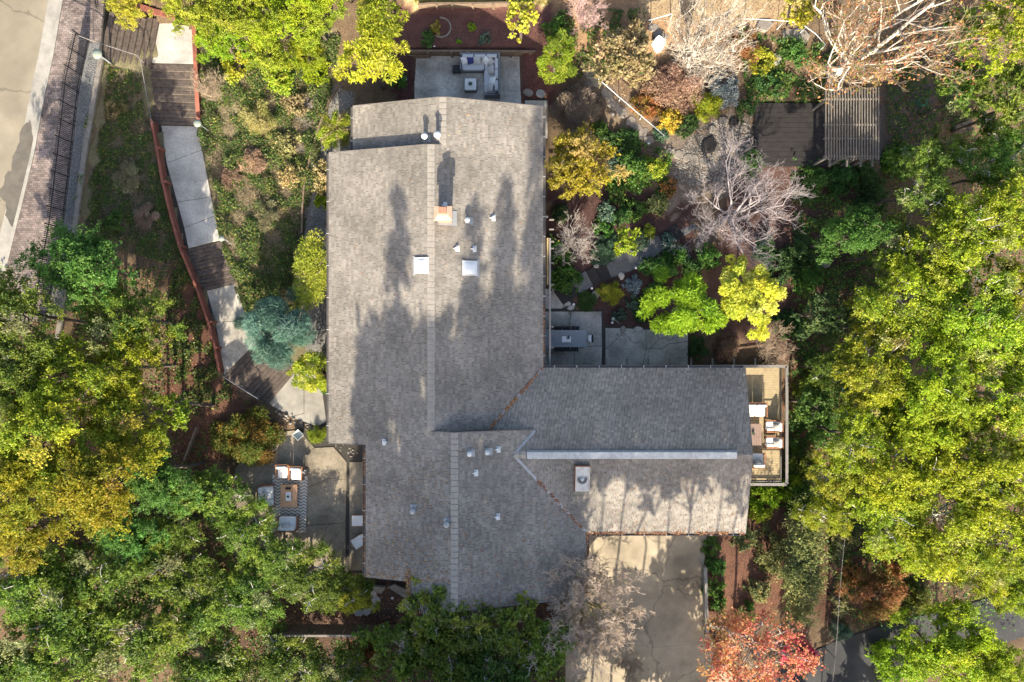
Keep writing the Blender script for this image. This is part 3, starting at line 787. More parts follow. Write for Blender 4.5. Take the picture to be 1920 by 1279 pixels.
# ------------------------------------------------------------------ dark deck and pergola
dk = thing('timber_deck', 'dark stained low timber deck beside the slatted pergola', 'deck', P(1480,250,.3))
A, B = P(1415,193,.42), P(1549,312,.42)
nb = 13; bwid = (A[1]-B[1])/nb
for i in range(nb):
    y = A[1] - bwid*(i+.5)
    MB().box(((A[0]+B[0])/2-dk.location.x+random.uniform(-.02,.02), y-dk.location.y, .08+random.uniform(-.004,.004)), (B[0]-A[0], bwid-.014, .045)).build('board', 'dark_board', dk)
for k in (.05, .5, .95):
    MB().box((A[0]+(B[0]-A[0])*k-dk.location.x, (A[1]+B[1])/2-dk.location.y, 0), (.1, A[1]-B[1], .11)).build('joist', 'dark_board', dk)
pg = thing('pergola', 'weathered slatted timber pergola partly under bare branches', 'pergola', P(1597,235,.3))
zs_ = 2.7
A, B = P(1548,165,zs_), P(1647,300,zs_); o_ = Vector(pg.location)
for i in range(20):
    x = A[0] + (B[0]-A[0])*i/19
    MB().box((x-o_.x, (A[1]+B[1])/2-o_.y+random.uniform(-.02,.02), zs_-o_.z), (.045, A[1]-B[1], .09)).build('slat', 'timber_grey', pg)
for yy in (185,233,259,292):
    y = P(0,yy,zs_)[1]
    MB().box(((A[0]+B[0])/2-o_.x, y-o_.y, zs_-.12-o_.z), (B[0]-A[0]+.1, .07, .14)).build('cross_beam', 'timber_grey', pg)
for xx in (1560,1592,1618,1640):
    x = P(xx,0,zs_)[0]
    MB().box((x-o_.x, (A[1]+B[1])/2-.12-o_.y, zs_-.27-o_.z), (.07, A[1]-B[1]+.35, .15)).build('main_beam', 'timber_grey', pg)
    for yy in (A[1]-.4, B[1]+.3):
        MB().box((x-o_.x, yy-o_.y, (zs_-.34-.2)/2-.05), (.11,.11,zs_-.34+.1)).build('post', 'timber_grey', pg)
pf = thing('pergola_bench', 'low timber bench and boards under the slatted pergola', 'bench', P(1600,270,.3))
for i in range(4):
    MB().box((0, -.24+i*.16, .42), (1.8,.14,.04)).build('seat_board', 'dark_board', pf)
for x in (-.8,.8): MB().box((x,0,.2), (.08,.55,.42)).build('leg', 'dark_board', pf)

# ------------------------------------------------------------------ the house
S = .28
HB = Vector((-2.0, -1.0, 0.0))
house = thing('house', 'large low house with grey brown shingled gable roofs and a long side wing', 'house', tuple(HB))
def hp(name, mb, mat, parent=house, **kw):      # part given in world coordinates
    return mb.build(name, mat, parent, off=HB, **kw)
zL = lambda x, y: 4.3 + S*(x+4.24)
zR = lambda x, y: 4.3 - S*(x+4.24)
zL0 = lambda x, y: 4.133 + S*(x+3.643)
zR2 = lambda x, y: 4.652 - S*(x+2.983)
zEN = lambda x, y: 3.79 - .2517*(y+6.04)
zES = lambda x, y: 3.79 + .253*(y+6.04)
PLANES = {
 'R':  (zR, [(-3.643,12.82),(1.69,12.82),(1.69,-1.474),(-1.27,-4.76),(-4.24,-4.76),(-4.24,10.28),(-3.643,10.28)], 'x+'),
 'L':  (zL, [(-9.998,10.28),(-4.24,10.28),(-4.24,-4.76),(-2.983,-4.76),(-2.983,-14.0),(-5.5,-14.0),(-5.5,-12.7),(-7.89,-12.7),(-7.89,-5.55),(-9.998,-5.55)], 'x-'),
 'L0': (zL0, [(-8.677,12.82),(-3.643,12.82),(-3.643,10.1),(-8.677,10.1)], 'x-'),
 'R2': (zR2, [(-2.983,-4.76),(1.246,-4.76),(.0957,-6.04),(4.08,-10.45),(4.08,-14.0),(-2.983,-14.0)], 'x+'),
 'EN': (zEN, [(1.69,-1.474),(12.75,-1.474),(12.75,-6.04),(.0957,-6.04),(1.246,-4.76),(-1.27,-4.76)], 'y+'),
 'ES': (zES, [(.0957,-6.04),(12.75,-6.04),(12.75,-10.51),(4.08,-10.51),(4.08,-10.45)], 'y-'),
}
def gable(prof, a0, a1, along='y'):
    """prof: list of (u, z); extruded from a0 to a1"""
    n = len(prof); mb = MB()
    if along == 'y': vs = [(u, a0, z) for u, z in prof] + [(u, a1, z) for u, z in prof]
    else: vs = [(a0, u, z) for u, z in prof] + [(a1, u, z) for u, z in prof]
    return mb.add(vs, [tuple(range(n)), tuple(range(n, 2*n))[::-1]] + [(i, n+i, n+(i+1)%n, (i+1)%n) for i in range(n)])
d_ = .2
hp('wall', gable([(-8.15,-.4),(-8.15,zL0(-8.15,0)-d_),(-3.643,4.133-d_),(1.15,zR(1.15,0)-d_),(1.15,-.4)], 9.0, 12.35), 'wall_paint')
hp('wall', gable([(-9.45,-.4),(-9.45,zL(-9.45,0)-d_),(-4.24,4.3-d_),(1.15,zR(1.15,0)-d_),(1.15,-.4)], -5.05, 9.85), 'wall_paint')
hp('wall', gable([(-7.35,-.6),(-7.35,zL(-7.35,0)-d_),(-2.983,4.652-d_),(3.5,zR2(3.5,0)-d_),(3.5,-.6)], -12.3, -4.95), 'wall_paint')
hp('wall', gable([(-10.0,-3),(-10.0,zES(0,-10)-d_),(-6.04,3.79-d_),(-2.0,zEN(0,-2.0)-d_),(-2.0,-3)], 1.2, 12.2, 'x'), 'wall_paint')
def window(x, y, z, w, hgt, axis_):
    wd = (w+.12, .09, hgt+.12) if axis_ == 'x' else (.09, w+.12, hgt+.12)
    f = hp('window', MB().box((x, y, z), wd), 'white_metal', bevel=.01)
    gw = (w/2-.05, .12, hgt-.08) if axis_ == 'x' else (.12, w/2-.05, hgt-.08)
    for s in (-1, 1):
        hp('pane', MB().box((x+(s*w/4 if axis_ == 'x' else 0), y+(s*w/4 if axis_ == 'y' else 0), z), gw), 'glass', f)
for y in (-3.5,-.5,2.8,6,8.4): window(-9.45, y, 1.5, 1.5, 1.2, 'y')
for x in (-6.2,-2.5,-.4): window(x, 12.35, 1.25, 1.7, 1.8, 'x')
for y in (2,5,8,10.8): window(1.15, y, 1.3, 1.8, 1.6, 'y')
for x in (4,7,10): window(x, -2.0, 1.2, 1.8, 1.7, 'x')
for y in (-4,-7.5): window(12.2, y, 1.15, 2.4, 2.0, 'y')
for x in (6.0,9.2): window(x, -10.0, 1.1, 2.4, 1.9, 'x')
for x in (-5.4,-1,1.8): window(x, -12.3, 1.4, 1.4, 1.2, 'x')
for y in (-6.8,-9.6): window(-7.35, y, 1.3, 1.8, 1.9, 'y')

CLIP_NOTE = None
def shingle_rows(zf, poly, slope, roofpart, thick=1.0):
    """each tab a thin wedge; u runs along the eave, v up the slope"""
    if slope[0] == 'x':
        U = lambda p: p[1]; Vv = lambda p: (-p[0] if slope[1] == '+' else p[0])
        XY = lambda u, v: ((-v if slope[1] == '+' else v), u)
    else:
        U = lambda p: p[0]; Vv = lambda p: (-p[1] if slope[1] == '+' else p[1])
        XY = lambda u, v: (u, (-v if slope[1] == '+' else v))
    q = [(U(p), Vv(p)) for p in poly]
    v0, v1 = min(p[1] for p in q), max(p[1] for p in q)
    ex = .142
    nrow = int(math.ceil((v1-v0)/ex))
    V = []; Fq = []
    def ivals(v):
        xs = []
        for i in range(len(q)):
            (ua, va), (ub, vb) = q[i], q[(i+1)%len(q)]
            if (va > v) != (vb > v): xs.append(ua + (v-va)/(vb-va)*(ub-ua))
        xs.sort(); return list(zip(xs[::2], xs[1::2]))
    for r in range(nrow):
        a = v0 + r*ex; bb = min(a+ex, v1); mid = (a+bb)/2
        for (ul, ur) in ivals(mid):
            u = ul - (random.uniform(0, .3) if thick == 1.0 else .095*(r % 2))
            while u < ur:
                w = random.choice((.15,.2,.26,.3,.34)) if thick == 1.0 else .19
                ti = int(round((u-ul)/.19)) + r
                gp_ = random.choice((.004,.004,.014,.02)); s0, s1 = max(u+gp_, ul), min(u+w-.002, ur)
                if s1 - s0 > .02:
                    tb = random.choice((.007,.010,.018,.022)) + random.uniform(-.001,.001) if thick == 1.0 else ((.024 if ti % 2 else .005)+random.uniform(-.001,.003)); tt = .003
                    lo = a - (.012 if r == 0 else 0); n0 = len(V)
                    for (uu, vv, th) in ((s0,lo,tb),(s1,lo,tb),(s1,bb+.01,tt),(s0,bb+.01,tt)):
                        x, y = XY(uu, vv); V.append((x, y, zf(x, y)+th))
                    for (uu, vv) in ((s0,lo),(s1,lo),(s1,bb+.01),(s0,bb+.01)):
                        x, y = XY(uu, vv); V.append((x, y, zf(x, y)-.004))
                    Fq += [(n0,n0+1,n0+2,n0+3),(n0+4,n0+5,n0+1,n0),(n0+5,n0+6,n0+2,n0+1),(n0+7,n0+4,n0,n0+3)]
                u += w
    V = np.array(V) - np.array(HB)
    Fq = np.array(Fq)
    # consistent upward faces
    me = np_mesh('shingles', V, Fq)
    bm = bmesh.new(); bm.from_mesh(me); bmesh.ops.recalc_face_normals(bm, faces=bm.faces)
    bm.to_mesh(me); bm.free()
    o = link_mesh('shingles', me, 'shingle', roofpart); o['kind'] = 'stuff'
roof = {}
for k, (zf, poly, sl) in PLANES.items():
    roof[k] = hp('roof', MB().prism(poly, (lambda x, y, zf=zf: zf(x, y)-.17), zf), 'underlay')
    shingle_rows(zf, poly, sl, roof[k], 1.7 if k == 'EN' else 1.0)
# little gable wall above the wing, where the south roof stands higher
hp('gable_wall', MB().add([(-4.2,-4.8,zR(-4.2,0)-.2),(1.2,-4.8,zR2(1.2,0)-.25),(-2.983,-4.8,4.45),(-4.2,-4.8,zL(-4.2,0)-.1)],[(0,1,2,3)]), 'fascia')
# ridge caps, each its own piece
def ridge(x0, y0, x1, y1, z, zfs, parent, along):
    n = int(math.hypot(x1-x0, y1-y0)/.3); w = .19
    me = None
    for i in range(n):
        k = (i+.5)/n; cx, cy = x0+(x1-x0)*k, y0+(y1-y0)*k
        if me is None:
            L = .275; t_ = .03; mb = MB()
            vs = []
            for e, lift in ((-L/2, .028), (L/2, .012)):
                for u in (-w, 0, w):
                    zz = -abs(u)*(S if along == 'y' else .252) + lift + .02
                    vs.append((u, e, zz) if along == 'y' else (e, u, zz))
            vs2 = [(p[0], p[1], p[2]-t_) for p in vs]
            mb.add(vs+vs2, [(0,1,4,3),(1,2,5,4),(6,9,10,7),(7,10,11,8),(0,6,7,1),(1,7,8,2),(3,4,10,9),(4,5,11,10),(0,3,9,6),(2,8,11,5)])
            me = mb.mesh('ridge_cap'); 
            bm = bmesh.new(); bm.from_mesh(me); bmesh.ops.recalc_face_normals(bm, faces=bm.faces); bm.to_mesh(me); bm.free()
            me.materials.append(MATS['ridge_cap'])
        o = bpy.data.objects.new('ridge_cap', me); col.objects.link(o); o.parent = parent
        o.location = Vector((cx, cy, z)) - HB
ridge(-3.643, 10.3, -3.643, 12.84, 4.133, None, roof['L0'], 'y')
ridge(-4.24, -4.7, -4.24, 10.3, 4.3, None, roof['L'], 'y')
ridge(-2.983, -14.02, -2.983, -4.74, 4.652, None, roof['R2'], 'y')
ridge(.1, -6.04, .75, -6.04, 3.79, None, roof['EN'], 'x')
# fascia boards and gutters
def gutter(p0, p1, z, outw, straps=0):
    a = Vector((*p0, z)); b_ = Vector((*p1, z)); o = Vector((*outw, 0))
    g_ = hp('gutter', MB().beam(a+o*.07+Vector((0,0,-.10)), b_+o*.07+Vector((0,0,-.10)), .13, .012)
       .beam(a+o*.135+Vector((0,0,-.05)), b_+o*.135+Vector((0,0,-.05)), .012, .11), 'gutter')
    for i in range(straps):
        p = a.lerp(b_, (i+.5)/straps)
        hp('gutter_strap', MB().beam(p+o*.0+Vector((0,0,.012)), p+o*.145+Vector((0,0,.006)), .02, .006), 'white_metal', g_)
    hp('fascia', MB().beam(a-o*.012+Vector((0,0,-.13)), b_-o*.012+Vector((0,0,-.13)), .03, .2), 'fascia')
gutter((1.69,12.8), (1.69,-1.35), zR(1.69,0), (1,0), 13)
gutter((1.72,-1.474), (12.7,-1.474), 2.64, (0,1), 9)
gutter((-9.998,10.25), (-9.998,-5.5), zL(-9.998,0), (-1,0), 9)
gutter((-8.677,12.8), (-8.677,10.3), zL0(-8.677,0), (-1,0), 2)
gutter((-7.89,-5.6), (-7.89,-12.65), zL(-7.89,0), (-1,0), 5)
gutter((4.08,-10.5), (4.08,-13.95), zR2(4.08,0), (1,0), 3)
gutter((4.2,-10.51), (12.7,-10.51), zES(0,-10.51), (0,-1), 7)
# rake boards
def rake(pts):
    for i in range(len(pts)-1): hp('rake_board', MB().beam(pts[i], pts[i+1], .035, .2), 'fascia')
rake([(-8.677,12.84,zL0(-8.677,0)-.085),(-3.643,12.84,4.133-.085),(1.69,12.84,zR(1.69,0)-.085)])
rake([(-9.998,10.30,zL(-9.998,0)-.085),(-4.24,10.30,4.3-.085),(-3.63,10.30,4.133-.085)])
rake([(12.77,-1.474,2.64-.085),(12.77,-6.04,3.79-.085),(12.77,-10.51,zES(0,-10.51)-.085)])
rake([(-4.24,-4.74,4.3-.085),(-2.983,-4.74,4.652-.085),(1.246,-4.74,zR2(1.246,0)-.085)])
rake([(-9.998,-5.57,zL(-9.998,0)-.085),(-7.89,-5.57,zL(-7.89,0)-.085)])
rake([(-5.5,-14.02,zL(-5.5,0)-.085),(-2.983,-14.02,4.652-.085),(4.08,-14.02,zR2(4.08,0)-.085)])
# metal valley flashings
def valley(p0, p1):
    a = Vector(p0); b_ = Vector(p1)
    hp('valley_flashing', MB().beam(a+Vector((0,0,.02)), b_+Vector((0,0,.02)), .13, .02), 'galv')
valley((1.6,-1.57,zEN(0,-1.57)), (-1.24,-4.72,zEN(0,-4.72)))
valley((1.22,-4.8,zEN(0,-4.8)), (.12,-6.0,3.79)); valley((.1,-6.06,3.79), (4.0,-10.38,zES(0,-10.38)))
# long metal ridge cover on the wing
X0, X1 = P(988,0,3.85)[0], P(1382,0,3.85)[0]
rc = hp('ridge_vent_cover', MB().prism([(X0,-6.24),(X1,-6.24),(X1,-5.88),(X0,-5.88)], 3.72, 3.875), 'galv_weathered', bevel=.01)
for i in range(1, 5):
    x = X0+(X1-X0)*i/5; hp('cover_seam', MB().box((x,-6.06,3.878), (.02,.37,.012)), 'galv', rc)
hp('cover_flange', MB().box(((X0+X1)/2,-5.84,3.80), (X1-X0,.07,.04)), 'galv', rc)
# roof fittings
def onroof(px, py, zf):
    z = 3.5
    for _ in range(6):
        q = P(px, py, z); z = zf(q[0], q[1])
    return Vector(P(px, py, z))
def plate(c, w, l, zf, t_=.012, lift=.026):
    x, y = c.x, c.y
    pts = [(x-w/2,y-l/2),(x+w/2,y-l/2),(x+w/2,y+l/2),(x-w/2,y+l/2)]
    return MB().prism(pts, lambda a, b_: zf(a, b_)+lift-t_, lambda a, b_: zf(a, b_)+lift)
def pipe_vent(px, py, zf, k, hgt=.32, r=.085, cap=.15, side=.22):
    c = onroof(px, py, zf)
    v = hp('roof_vent', plate(c+Vector((side*.3,0,0)), .4, .38, zf), 'galv', roof[k])
    hp('vent_pipe', MB().lathe((c.x,c.y,c.z-.05), [(r,0),(r,hgt),(cap,hgt+.01),(cap*1.02,hgt+.06),(cap*.75,hgt+.12),(.01,hgt+.15)], 14), 'white_metal', v, smooth=True)
def fin_vent(px, py, zf, k, flip=1, s=1.0):
    c = onroof(px, py, zf)
    v = hp('roof_vent', plate(c, .2*s, .34*s, zf), 'white_metal', roof[k])
    x, y, z = c
    hp('vent_hood', MB().add([(x-.24*s*flip,y,z+.05),(x+.04*s*flip,y-.11*s,z+.02),(x+.04*s*flip,y+.11*s,z+.02),(x+.04*s*flip,y-.1*s,z+.16*s),(x+.04*s*flip,y+.1*s,z+.16*s),(x-.2*s*flip,y,z+.13*s)],
      [(0,1,3,5),(0,5,4,2),(3,4,5),(1,2,4,3),(0,2,1)]), 'white_metal', v)
def cone_vent(px, py, zf, k):
    c = onroof(px, py, zf)
    v = hp('roof_vent', plate(c+Vector((0,.1,0)), .34, .42, zf), 'galv', roof[k])
    hp('vent_pipe', MB().lathe((c.x,c.y,c.z-.04), [(.17,0),(.15,.1),(.13,.22),(.17,.24),(.16,.30),(.05,.35)], 14), 'galv', v, smooth=True)
pipe_vent(798,260,zL0,'L0',.5,.12,.17); pipe_vent(822,258,lambda x,y: zL0(x,y),'L0',.55,.13,.19)
pipe_vent(877,414,zR,'R',.3); fin_vent(926,409,zR,'R'); fin_vent(858,466,zR,'R'); fin_vent(890,467,zR,'R'); fin_vent(835,385,zR,'R')
fin_vent(720,829,zL,'L',-1); pipe_vent(881,850,zR2,'R2',.25,.1,.14); pipe_vent(914,847,zR2,'R2',.25,.09,.13); fin_vent(935,843,zR2,'R2'); fin_vent(893,887,zR2,'R2')
cone_vent(775,957,zL,'L'); cone_vent(838,982,zL,'L'); fin_vent(934,969,zR2,'R2')
def skylight(px, py, zf, k, w, l, flange):
    c = onroof(px, py, zf)
    s = hp('skylight', plate(c, w+.16, l+.16, zf, .09, .09), 'white_metal', roof[k])
    x, y = c.x, c.y
    vs = []; fs = []; n = 7
    for i in range(n):
        for j in range(n):
            u, v = -1+2*i/(n-1), -1+2*j/(n-1); X, Y = x+u*w/2, y+v*l/2
            vs.append((X, Y, zf(X, Y)+.1+.07*(1-u**4)*(1-v**4)))
    for i in range(n-1):
        for j in range(n-1): a = i*n+j; fs.append((a, a+n, a+n+1, a+1))
    hp('dome', MB().add(vs, fs), 'dome', s, smooth=True)
    cx = x + flange*(w/2+.13)
    hp('flashing', plate(Vector((cx, y, 0)), .12, l+.34, zf, .02, .035), 'galv', s)
skylight(791,498,zL,'L',.6,.68,-1); skylight(881,503,zR,'R',.62,.62,1)
# chimney: square stack with sloped cap
c = onroof(835,408,zR)
ch = hp('chimney', MB().box((c.x,c.y,c.z+.5), (.72,.56,1.2)), 'chimney_brick', roof['R'], bevel=.015)
z0 = c.z+1.1
hp('chimney_cap', MB().add(
  [(c.x-.46,c.y-.37,z0),(c.x+.46,c.y-.37,z0),(c.x+.46,c.y+.37,z0),(c.x-.46,c.y+.37,z0),
   (c.x-.46,c.y-.37,z0+.07),(c.x+.46,c.y-.37,z0+.07),(c.x+.46,c.y+.37,z0+.07),(c.x-.46,c.y+.37,z0+.07),
   (c.x-.28,c.y-.12,z0+.2),(c.x+.26,c.y-.12,z0+.2),(c.x+.26,c.y+.34,z0+.2),(c.x-.28,c.y+.34,z0+.2)],
  [(0,3,2,1),(0,1,5,4),(1,2,6,5),(2,3,7,6),(3,0,4,7),(4,5,9,8),(5,6,10,9),(6,7,11,10),(7,4,8,11),(8,9,10,11)]), 'chimney_cap', roof['R'])
hp('chimney_flashing', plate(c+Vector((.12,-.02,0)), .95, .78, zR, .02, .035), 'galv', roof['R'])
hp('spark_arrestor', MB().box((c.x,c.y+.1,z0+.32), (.4,.32,.22)), 'chimney_brick', roof['R'])
# boxed roof hatch with round vent on the wing's south slope
c = onroof(1091,897,zES)
hx = hp('roof_hatch', plate(c, .76, 1.42, zES, .2, .17), 'galv_weathered', roof['ES'], bevel=.01)
for s in (-1, 1): hp('hatch_rim', MB().prism([(c.x+s*.38-.02,c.y-.71),(c.x+s*.38+.02,c.y-.71),(c.x+s*.38+.02,c.y+.71),(c.x+s*.38-.02,c.y+.71)], lambda a, b_: zES(a,b_)+.0, lambda a, b_: zES(a,b_)+.22), 'rust' if s < 0 else 'galv', hx)
hp('hatch_rim', MB().prism([(c.x-.42,c.y+.69),(c.x+.42,c.y+.69),(c.x+.42,c.y+.74),(c.x-.42,c.y+.74)], lambda a, b_: zES(a,b_)+.0, lambda a, b_: zES(a,b_)+.24), 'rust', hx)
mb = MB(); zc = c.z+.19
for k in range(3):
    r0 = .27-.07*k; mb.lathe((c.x,c.y,zc), [(r0,0),(r0,.03),(r0-.025,.03),(r0-.025,.0)], 22)
hp('round_vent', mb, 'galv', hx)
hp('turbine_disc', MB().lathe((c.x,c.y,zc), [(.1,0),(.1,.05),(.03,.08)], 16), 'galv_weathered', hx)
# beam and joist stubs under the east eave, above the dining patio
zt = 2.2
X = P(1031,0,zt)[0]; ya, yb = P(0,447,zt)[1], P(0,690,zt)[1]
tb = hp('eave_beam', MB().box((X, (ya+yb)/2, zt), (.1, ya-yb, .22)), 'rail_paint')
for yy in (412,430,453,466,493,534,574,613,652):
    y = P(0,yy,zt)[1]; hp('beam_stub', MB().box((X+.1, y, zt-.05), (.26,.07,.1)), 'timber_grey', tb)
make_mat('warm_fascia', (.42,.32,.16), (.36,.27,.13), 3, .7)
hp('eave_lining', MB().box((X-.12, P(0,490,zt)[1], zt-.08), (.09, 2.6, .05)), 'warm_fascia', tb)

# ------------------------------------------------------------------ raised deck on the wing's end
dkb = Vector(P(1440,800,0))
ed = thing('raised_deck', 'tan boarded raised deck with grey railing at the end of the wing', 'deck', (dkb.x, dkb.y, -2.0))
o_ = Vector(ed.location)
dz = 0.0
xl, xr = 12.0, P(1464,0,dz)[0]; yt, ybm = P(0,686,dz)[1], P(0,900,dz)[1]
nb = 48; bw_ = (yt-ybm)/nb
for i in range(nb):
    y = yt-bw_*(i+.5)
    MB().box(((xl+xr)/2-o_.x, y-o_.y, dz-.02-o_.z+random.uniform(-.002,.002)), (xr-xl, bw_-.008, .04)).build('deck_board', 'deck_board', ed)
for k in (.04,.35,.65,.96):
    MB().box((xl+(xr-xl)*k-o_.x, (yt+ybm)/2-o_.y, dz-.15-o_.z), (.06, yt-ybm, .2)).build('joist', 'timber', ed)
for (x, y) in ((xr-.1,yt-.1),(xr-.1,(yt+ybm)/2),(xr-.1,ybm+.1)):
    MB().box((x-o_.x, y-o_.y, (dz-.25-2.6)/2-o_.z), (.14,.14,2.4)).build('support_post', 'timber', ed)
rh = 1.0
def deck_rail(a, b_, n, faces=True):
    a = Vector((*a, 0))-o_; b_ = Vector((*b_, 0))-o_
    MB().beam(a+Vector((0,0,rh)), b_+Vector((0,0,rh)), .16, .05).build('top_rail', 'rail_paint', ed)
    MB().beam(a+Vector((0,0,rh-.09)), b_+Vector((0,0,rh-.09)), .05, .1).build('lower_rail', 'rail_paint', ed)
    MB().beam(a+Vector((0,0,.12)), b_+Vector((0,0,.12)), .05, .08).build('lower_rail', 'rail_paint', ed)
    for i in range(n+1):
        p = a.lerp(b_, i/n); MB().box((p.x,p.y,rh/2-.1), (.09,.09,rh+.1)).build('rail_post', 'rail_paint', ed)
deck_rail((xr-.05,yt+.02), (xr-.05,ybm-.05), 4)
deck_rail((12.1,ybm-.05), (xr-.05,ybm-.05), 1)
xs0 = P(1095,0,1.0)[0]
deck_rail((xs0,P(0,687,1)[1]), (xr-.05,P(0,687,1)[1]), 8)
for px in range(1096,1460,40):
    q = P(px,682,.75)
    MB().box((q[0]-o_.x, q[1]+.1-o_.y, .75-o_.z), (.09,.42,.09)).build('joist_stub', 'timber_grey', ed)
MB().box(((xs0+12.1)/2-o_.x, (-1.5-2.0)/2-.02-o_.y, -.05-o_.z), (12.1-xs0, .62, .08)).build('walkway', 'deck_board', ed)

# ------------------------------------------------------------------ furniture
def rotm(rx=0, ry=0, rz=0):
    return Matrix.Rotation(rz, 3, 'Z') @ Matrix.Rotation(ry, 3, 'Y') @ Matrix.Rotation(rx, 3, 'X')
# sectional sofa on the north patio (local frame: x east, y north; origin under the corner)
q0 = P(938,108,.06)
sf = thing('sectional_sofa', 'L shaped grey wicker sectional sofa with pale grey cushions', 'sofa', (q0[0], q0[1], .05))
lx, ly, dp = 2.32, 2.4, .92
MB().box((-lx/2, -dp/2, .16), (lx, dp, .30)).build('base_frame', 'wicker', sf, bevel=.015)
MB().box((-dp/2, -(ly+dp)/2, .16), (dp, ly-dp+.02, .30)).build('base_frame', 'wicker', sf, bevel=.015)
MB().box((-lx/2, -.06, .5), (lx, .12, .5)).build('back_frame', 'wicker', sf, bevel=.015)
MB().box((-.06, -ly/2-.06, .5), (.12, ly-.12, .5)).build('back_frame', 'wicker', sf, bevel=.015)
MB().box((-lx+.05, -dp/2-.06, .42), (.1, dp-.12, .3)).build('arm', 'wicker', sf, bevel=.015)
MB().box((-dp/2-.06, -ly+.05, .42), (dp-.12, .1, .3)).build('arm', 'wicker', sf, bevel=.015)
for c, d in (((-1.56,-.53,.4),(1.3,.78,.2)), ((-.5,-.53,.4),(.8,.78,.2)), ((-.53,-1.55,.4),(.78,1.36,.2))):
    MB().soft(c, d, .22).build('seat_cushion', 'cushion_grey', sf, smooth=True)
for c, d in (((-1.85,-.2,.62),(.68,.2,.4)), ((-1.15,-.2,.62),(.68,.2,.4)), ((-.48,-.2,.62),(.62,.2,.4)), ((-.2,-.65,.62),(.2,.66,.4)), ((-.2,-1.25,.62),(.2,.55,.4)), ((-.2,-1.9,.62),(.2,.62,.4))):
    MB().soft(c, d, .3, M=rotm(.12 if d[0] > d[1] else 0, -.12 if d[0] < d[1] else 0)).build('back_cushion', 'cushion_grey', sf, smooth=True)
def pillow(x, y, rz, matn, label, w=.46, tilt=.75, root=sf, z=.64):
    c = Vector(root.location) + Vector((x, y, z))
    o = MB().pillow((0,0,0), w, w, .17, rotm(tilt, 0, rz)).build('throw_pillow', matn, None, smooth=True, loc=tuple(c))
    return set_props(o, label, 'pillow', 'throw pillows on the sectional sofa')
pillow(-2.02,-.42,.35,'fabric_white','white throw pillow beside the navy one on the sectional sofa')
pillow(-1.68,-.42,.25,'fabric_navy','navy blue throw pillow on the sectional sofa')
pillow(-1.33,-.44,.02,'fabric_pale','patterned pale grey throw pillow next to the navy one')
pillow(-.84,-.42,-.75,'fabric_white','white throw pillow turned in the corner of the sectional sofa')
pillow(-.56,-.5,-.9,'fabric_pale','pale grey throw pillow in the corner of the sectional sofa')
pillow(-.53,-.95,-1.5,'fabric_pale','cream throw pillow standing on the long seat of the sectional sofa')
pillow(-.46,-1.62,-1.75,'fabric_white','white throw pillow near the sofa arm beside the house',.55)
pillow(-.58,-1.95,-1.8,'fabric_pale','grey throw pillow leaning at the sofa arm beside the house',.55)
# ottoman table
q0 = P(883,163,.05)
ot = thing('ottoman_table', 'square grey wicker ottoman table with white cushion top', 'table', (q0[0], q0[1], .05))
MB().box((0,0,.17), (.7,.7,.32)).build('base', 'wicker', ot, bevel=.02)
MB().soft((0,0,.37), (.68,.68,.14), .2).build('top_cushion', 'fabric_white', ot, smooth=True)
def pot_plant(loc, label, r=.09, hgt=.16, n=16, pal=(.05,.11,.05), matn='wicker'):
    p = thing('potted_plant', label, 'plant', loc)
    MB().lathe((0,0,0), [(r*.7,0),(r,hgt*.6),(r*.9,hgt*.62),(.01,hgt*.55)], 12).build('pot', matn, p, smooth=True)
    lv = MB()
    for i in range(n):
        a = random.uniform(0,6.28); d = Vector((math.cos(a), math.sin(a), random.uniform(.2,1))).normalized()*r*random.uniform(1.2,2.2)
        s = d.cross(Vector((0,0,1))).normalized()*r*.3; b0 = Vector((0,0,hgt*.5))
        lv.add([b0, b0+d*.55+s, b0+d, b0+d*.55-s], [(0,1,2,3)])
    me = lv.mesh('leaves'); a_ = me.color_attributes.new('Col','FLOAT_COLOR','POINT')
    a_.data.foreach_set('color', np.tile([*pal,1.], len(me.vertices)).astype(np.float32))
    link_mesh('leaves', me, 'leaf', p)
    return p
pot_plant((q0[0], q0[1], .49), 'small green plant in a dark pot on the square ottoman table')
q0 = P(857,134,.05)
sd = thing('side_table', 'small dark low side table at the end of the sectional sofa', 'table', (q0[0], q0[1], .05))
MB().box((0,0,.36), (.46,.42,.05)).build('table_top', 'black', sd, bevel=.008)
for x in (-.19,.19):
    for y in (-.17,.17): MB().box((x,y,.17), (.04,.04,.36)).build('leg', 'black', sd)
MB().box((0,0,.14), (.4,.36,.03)).build('shelf', 'black', sd)
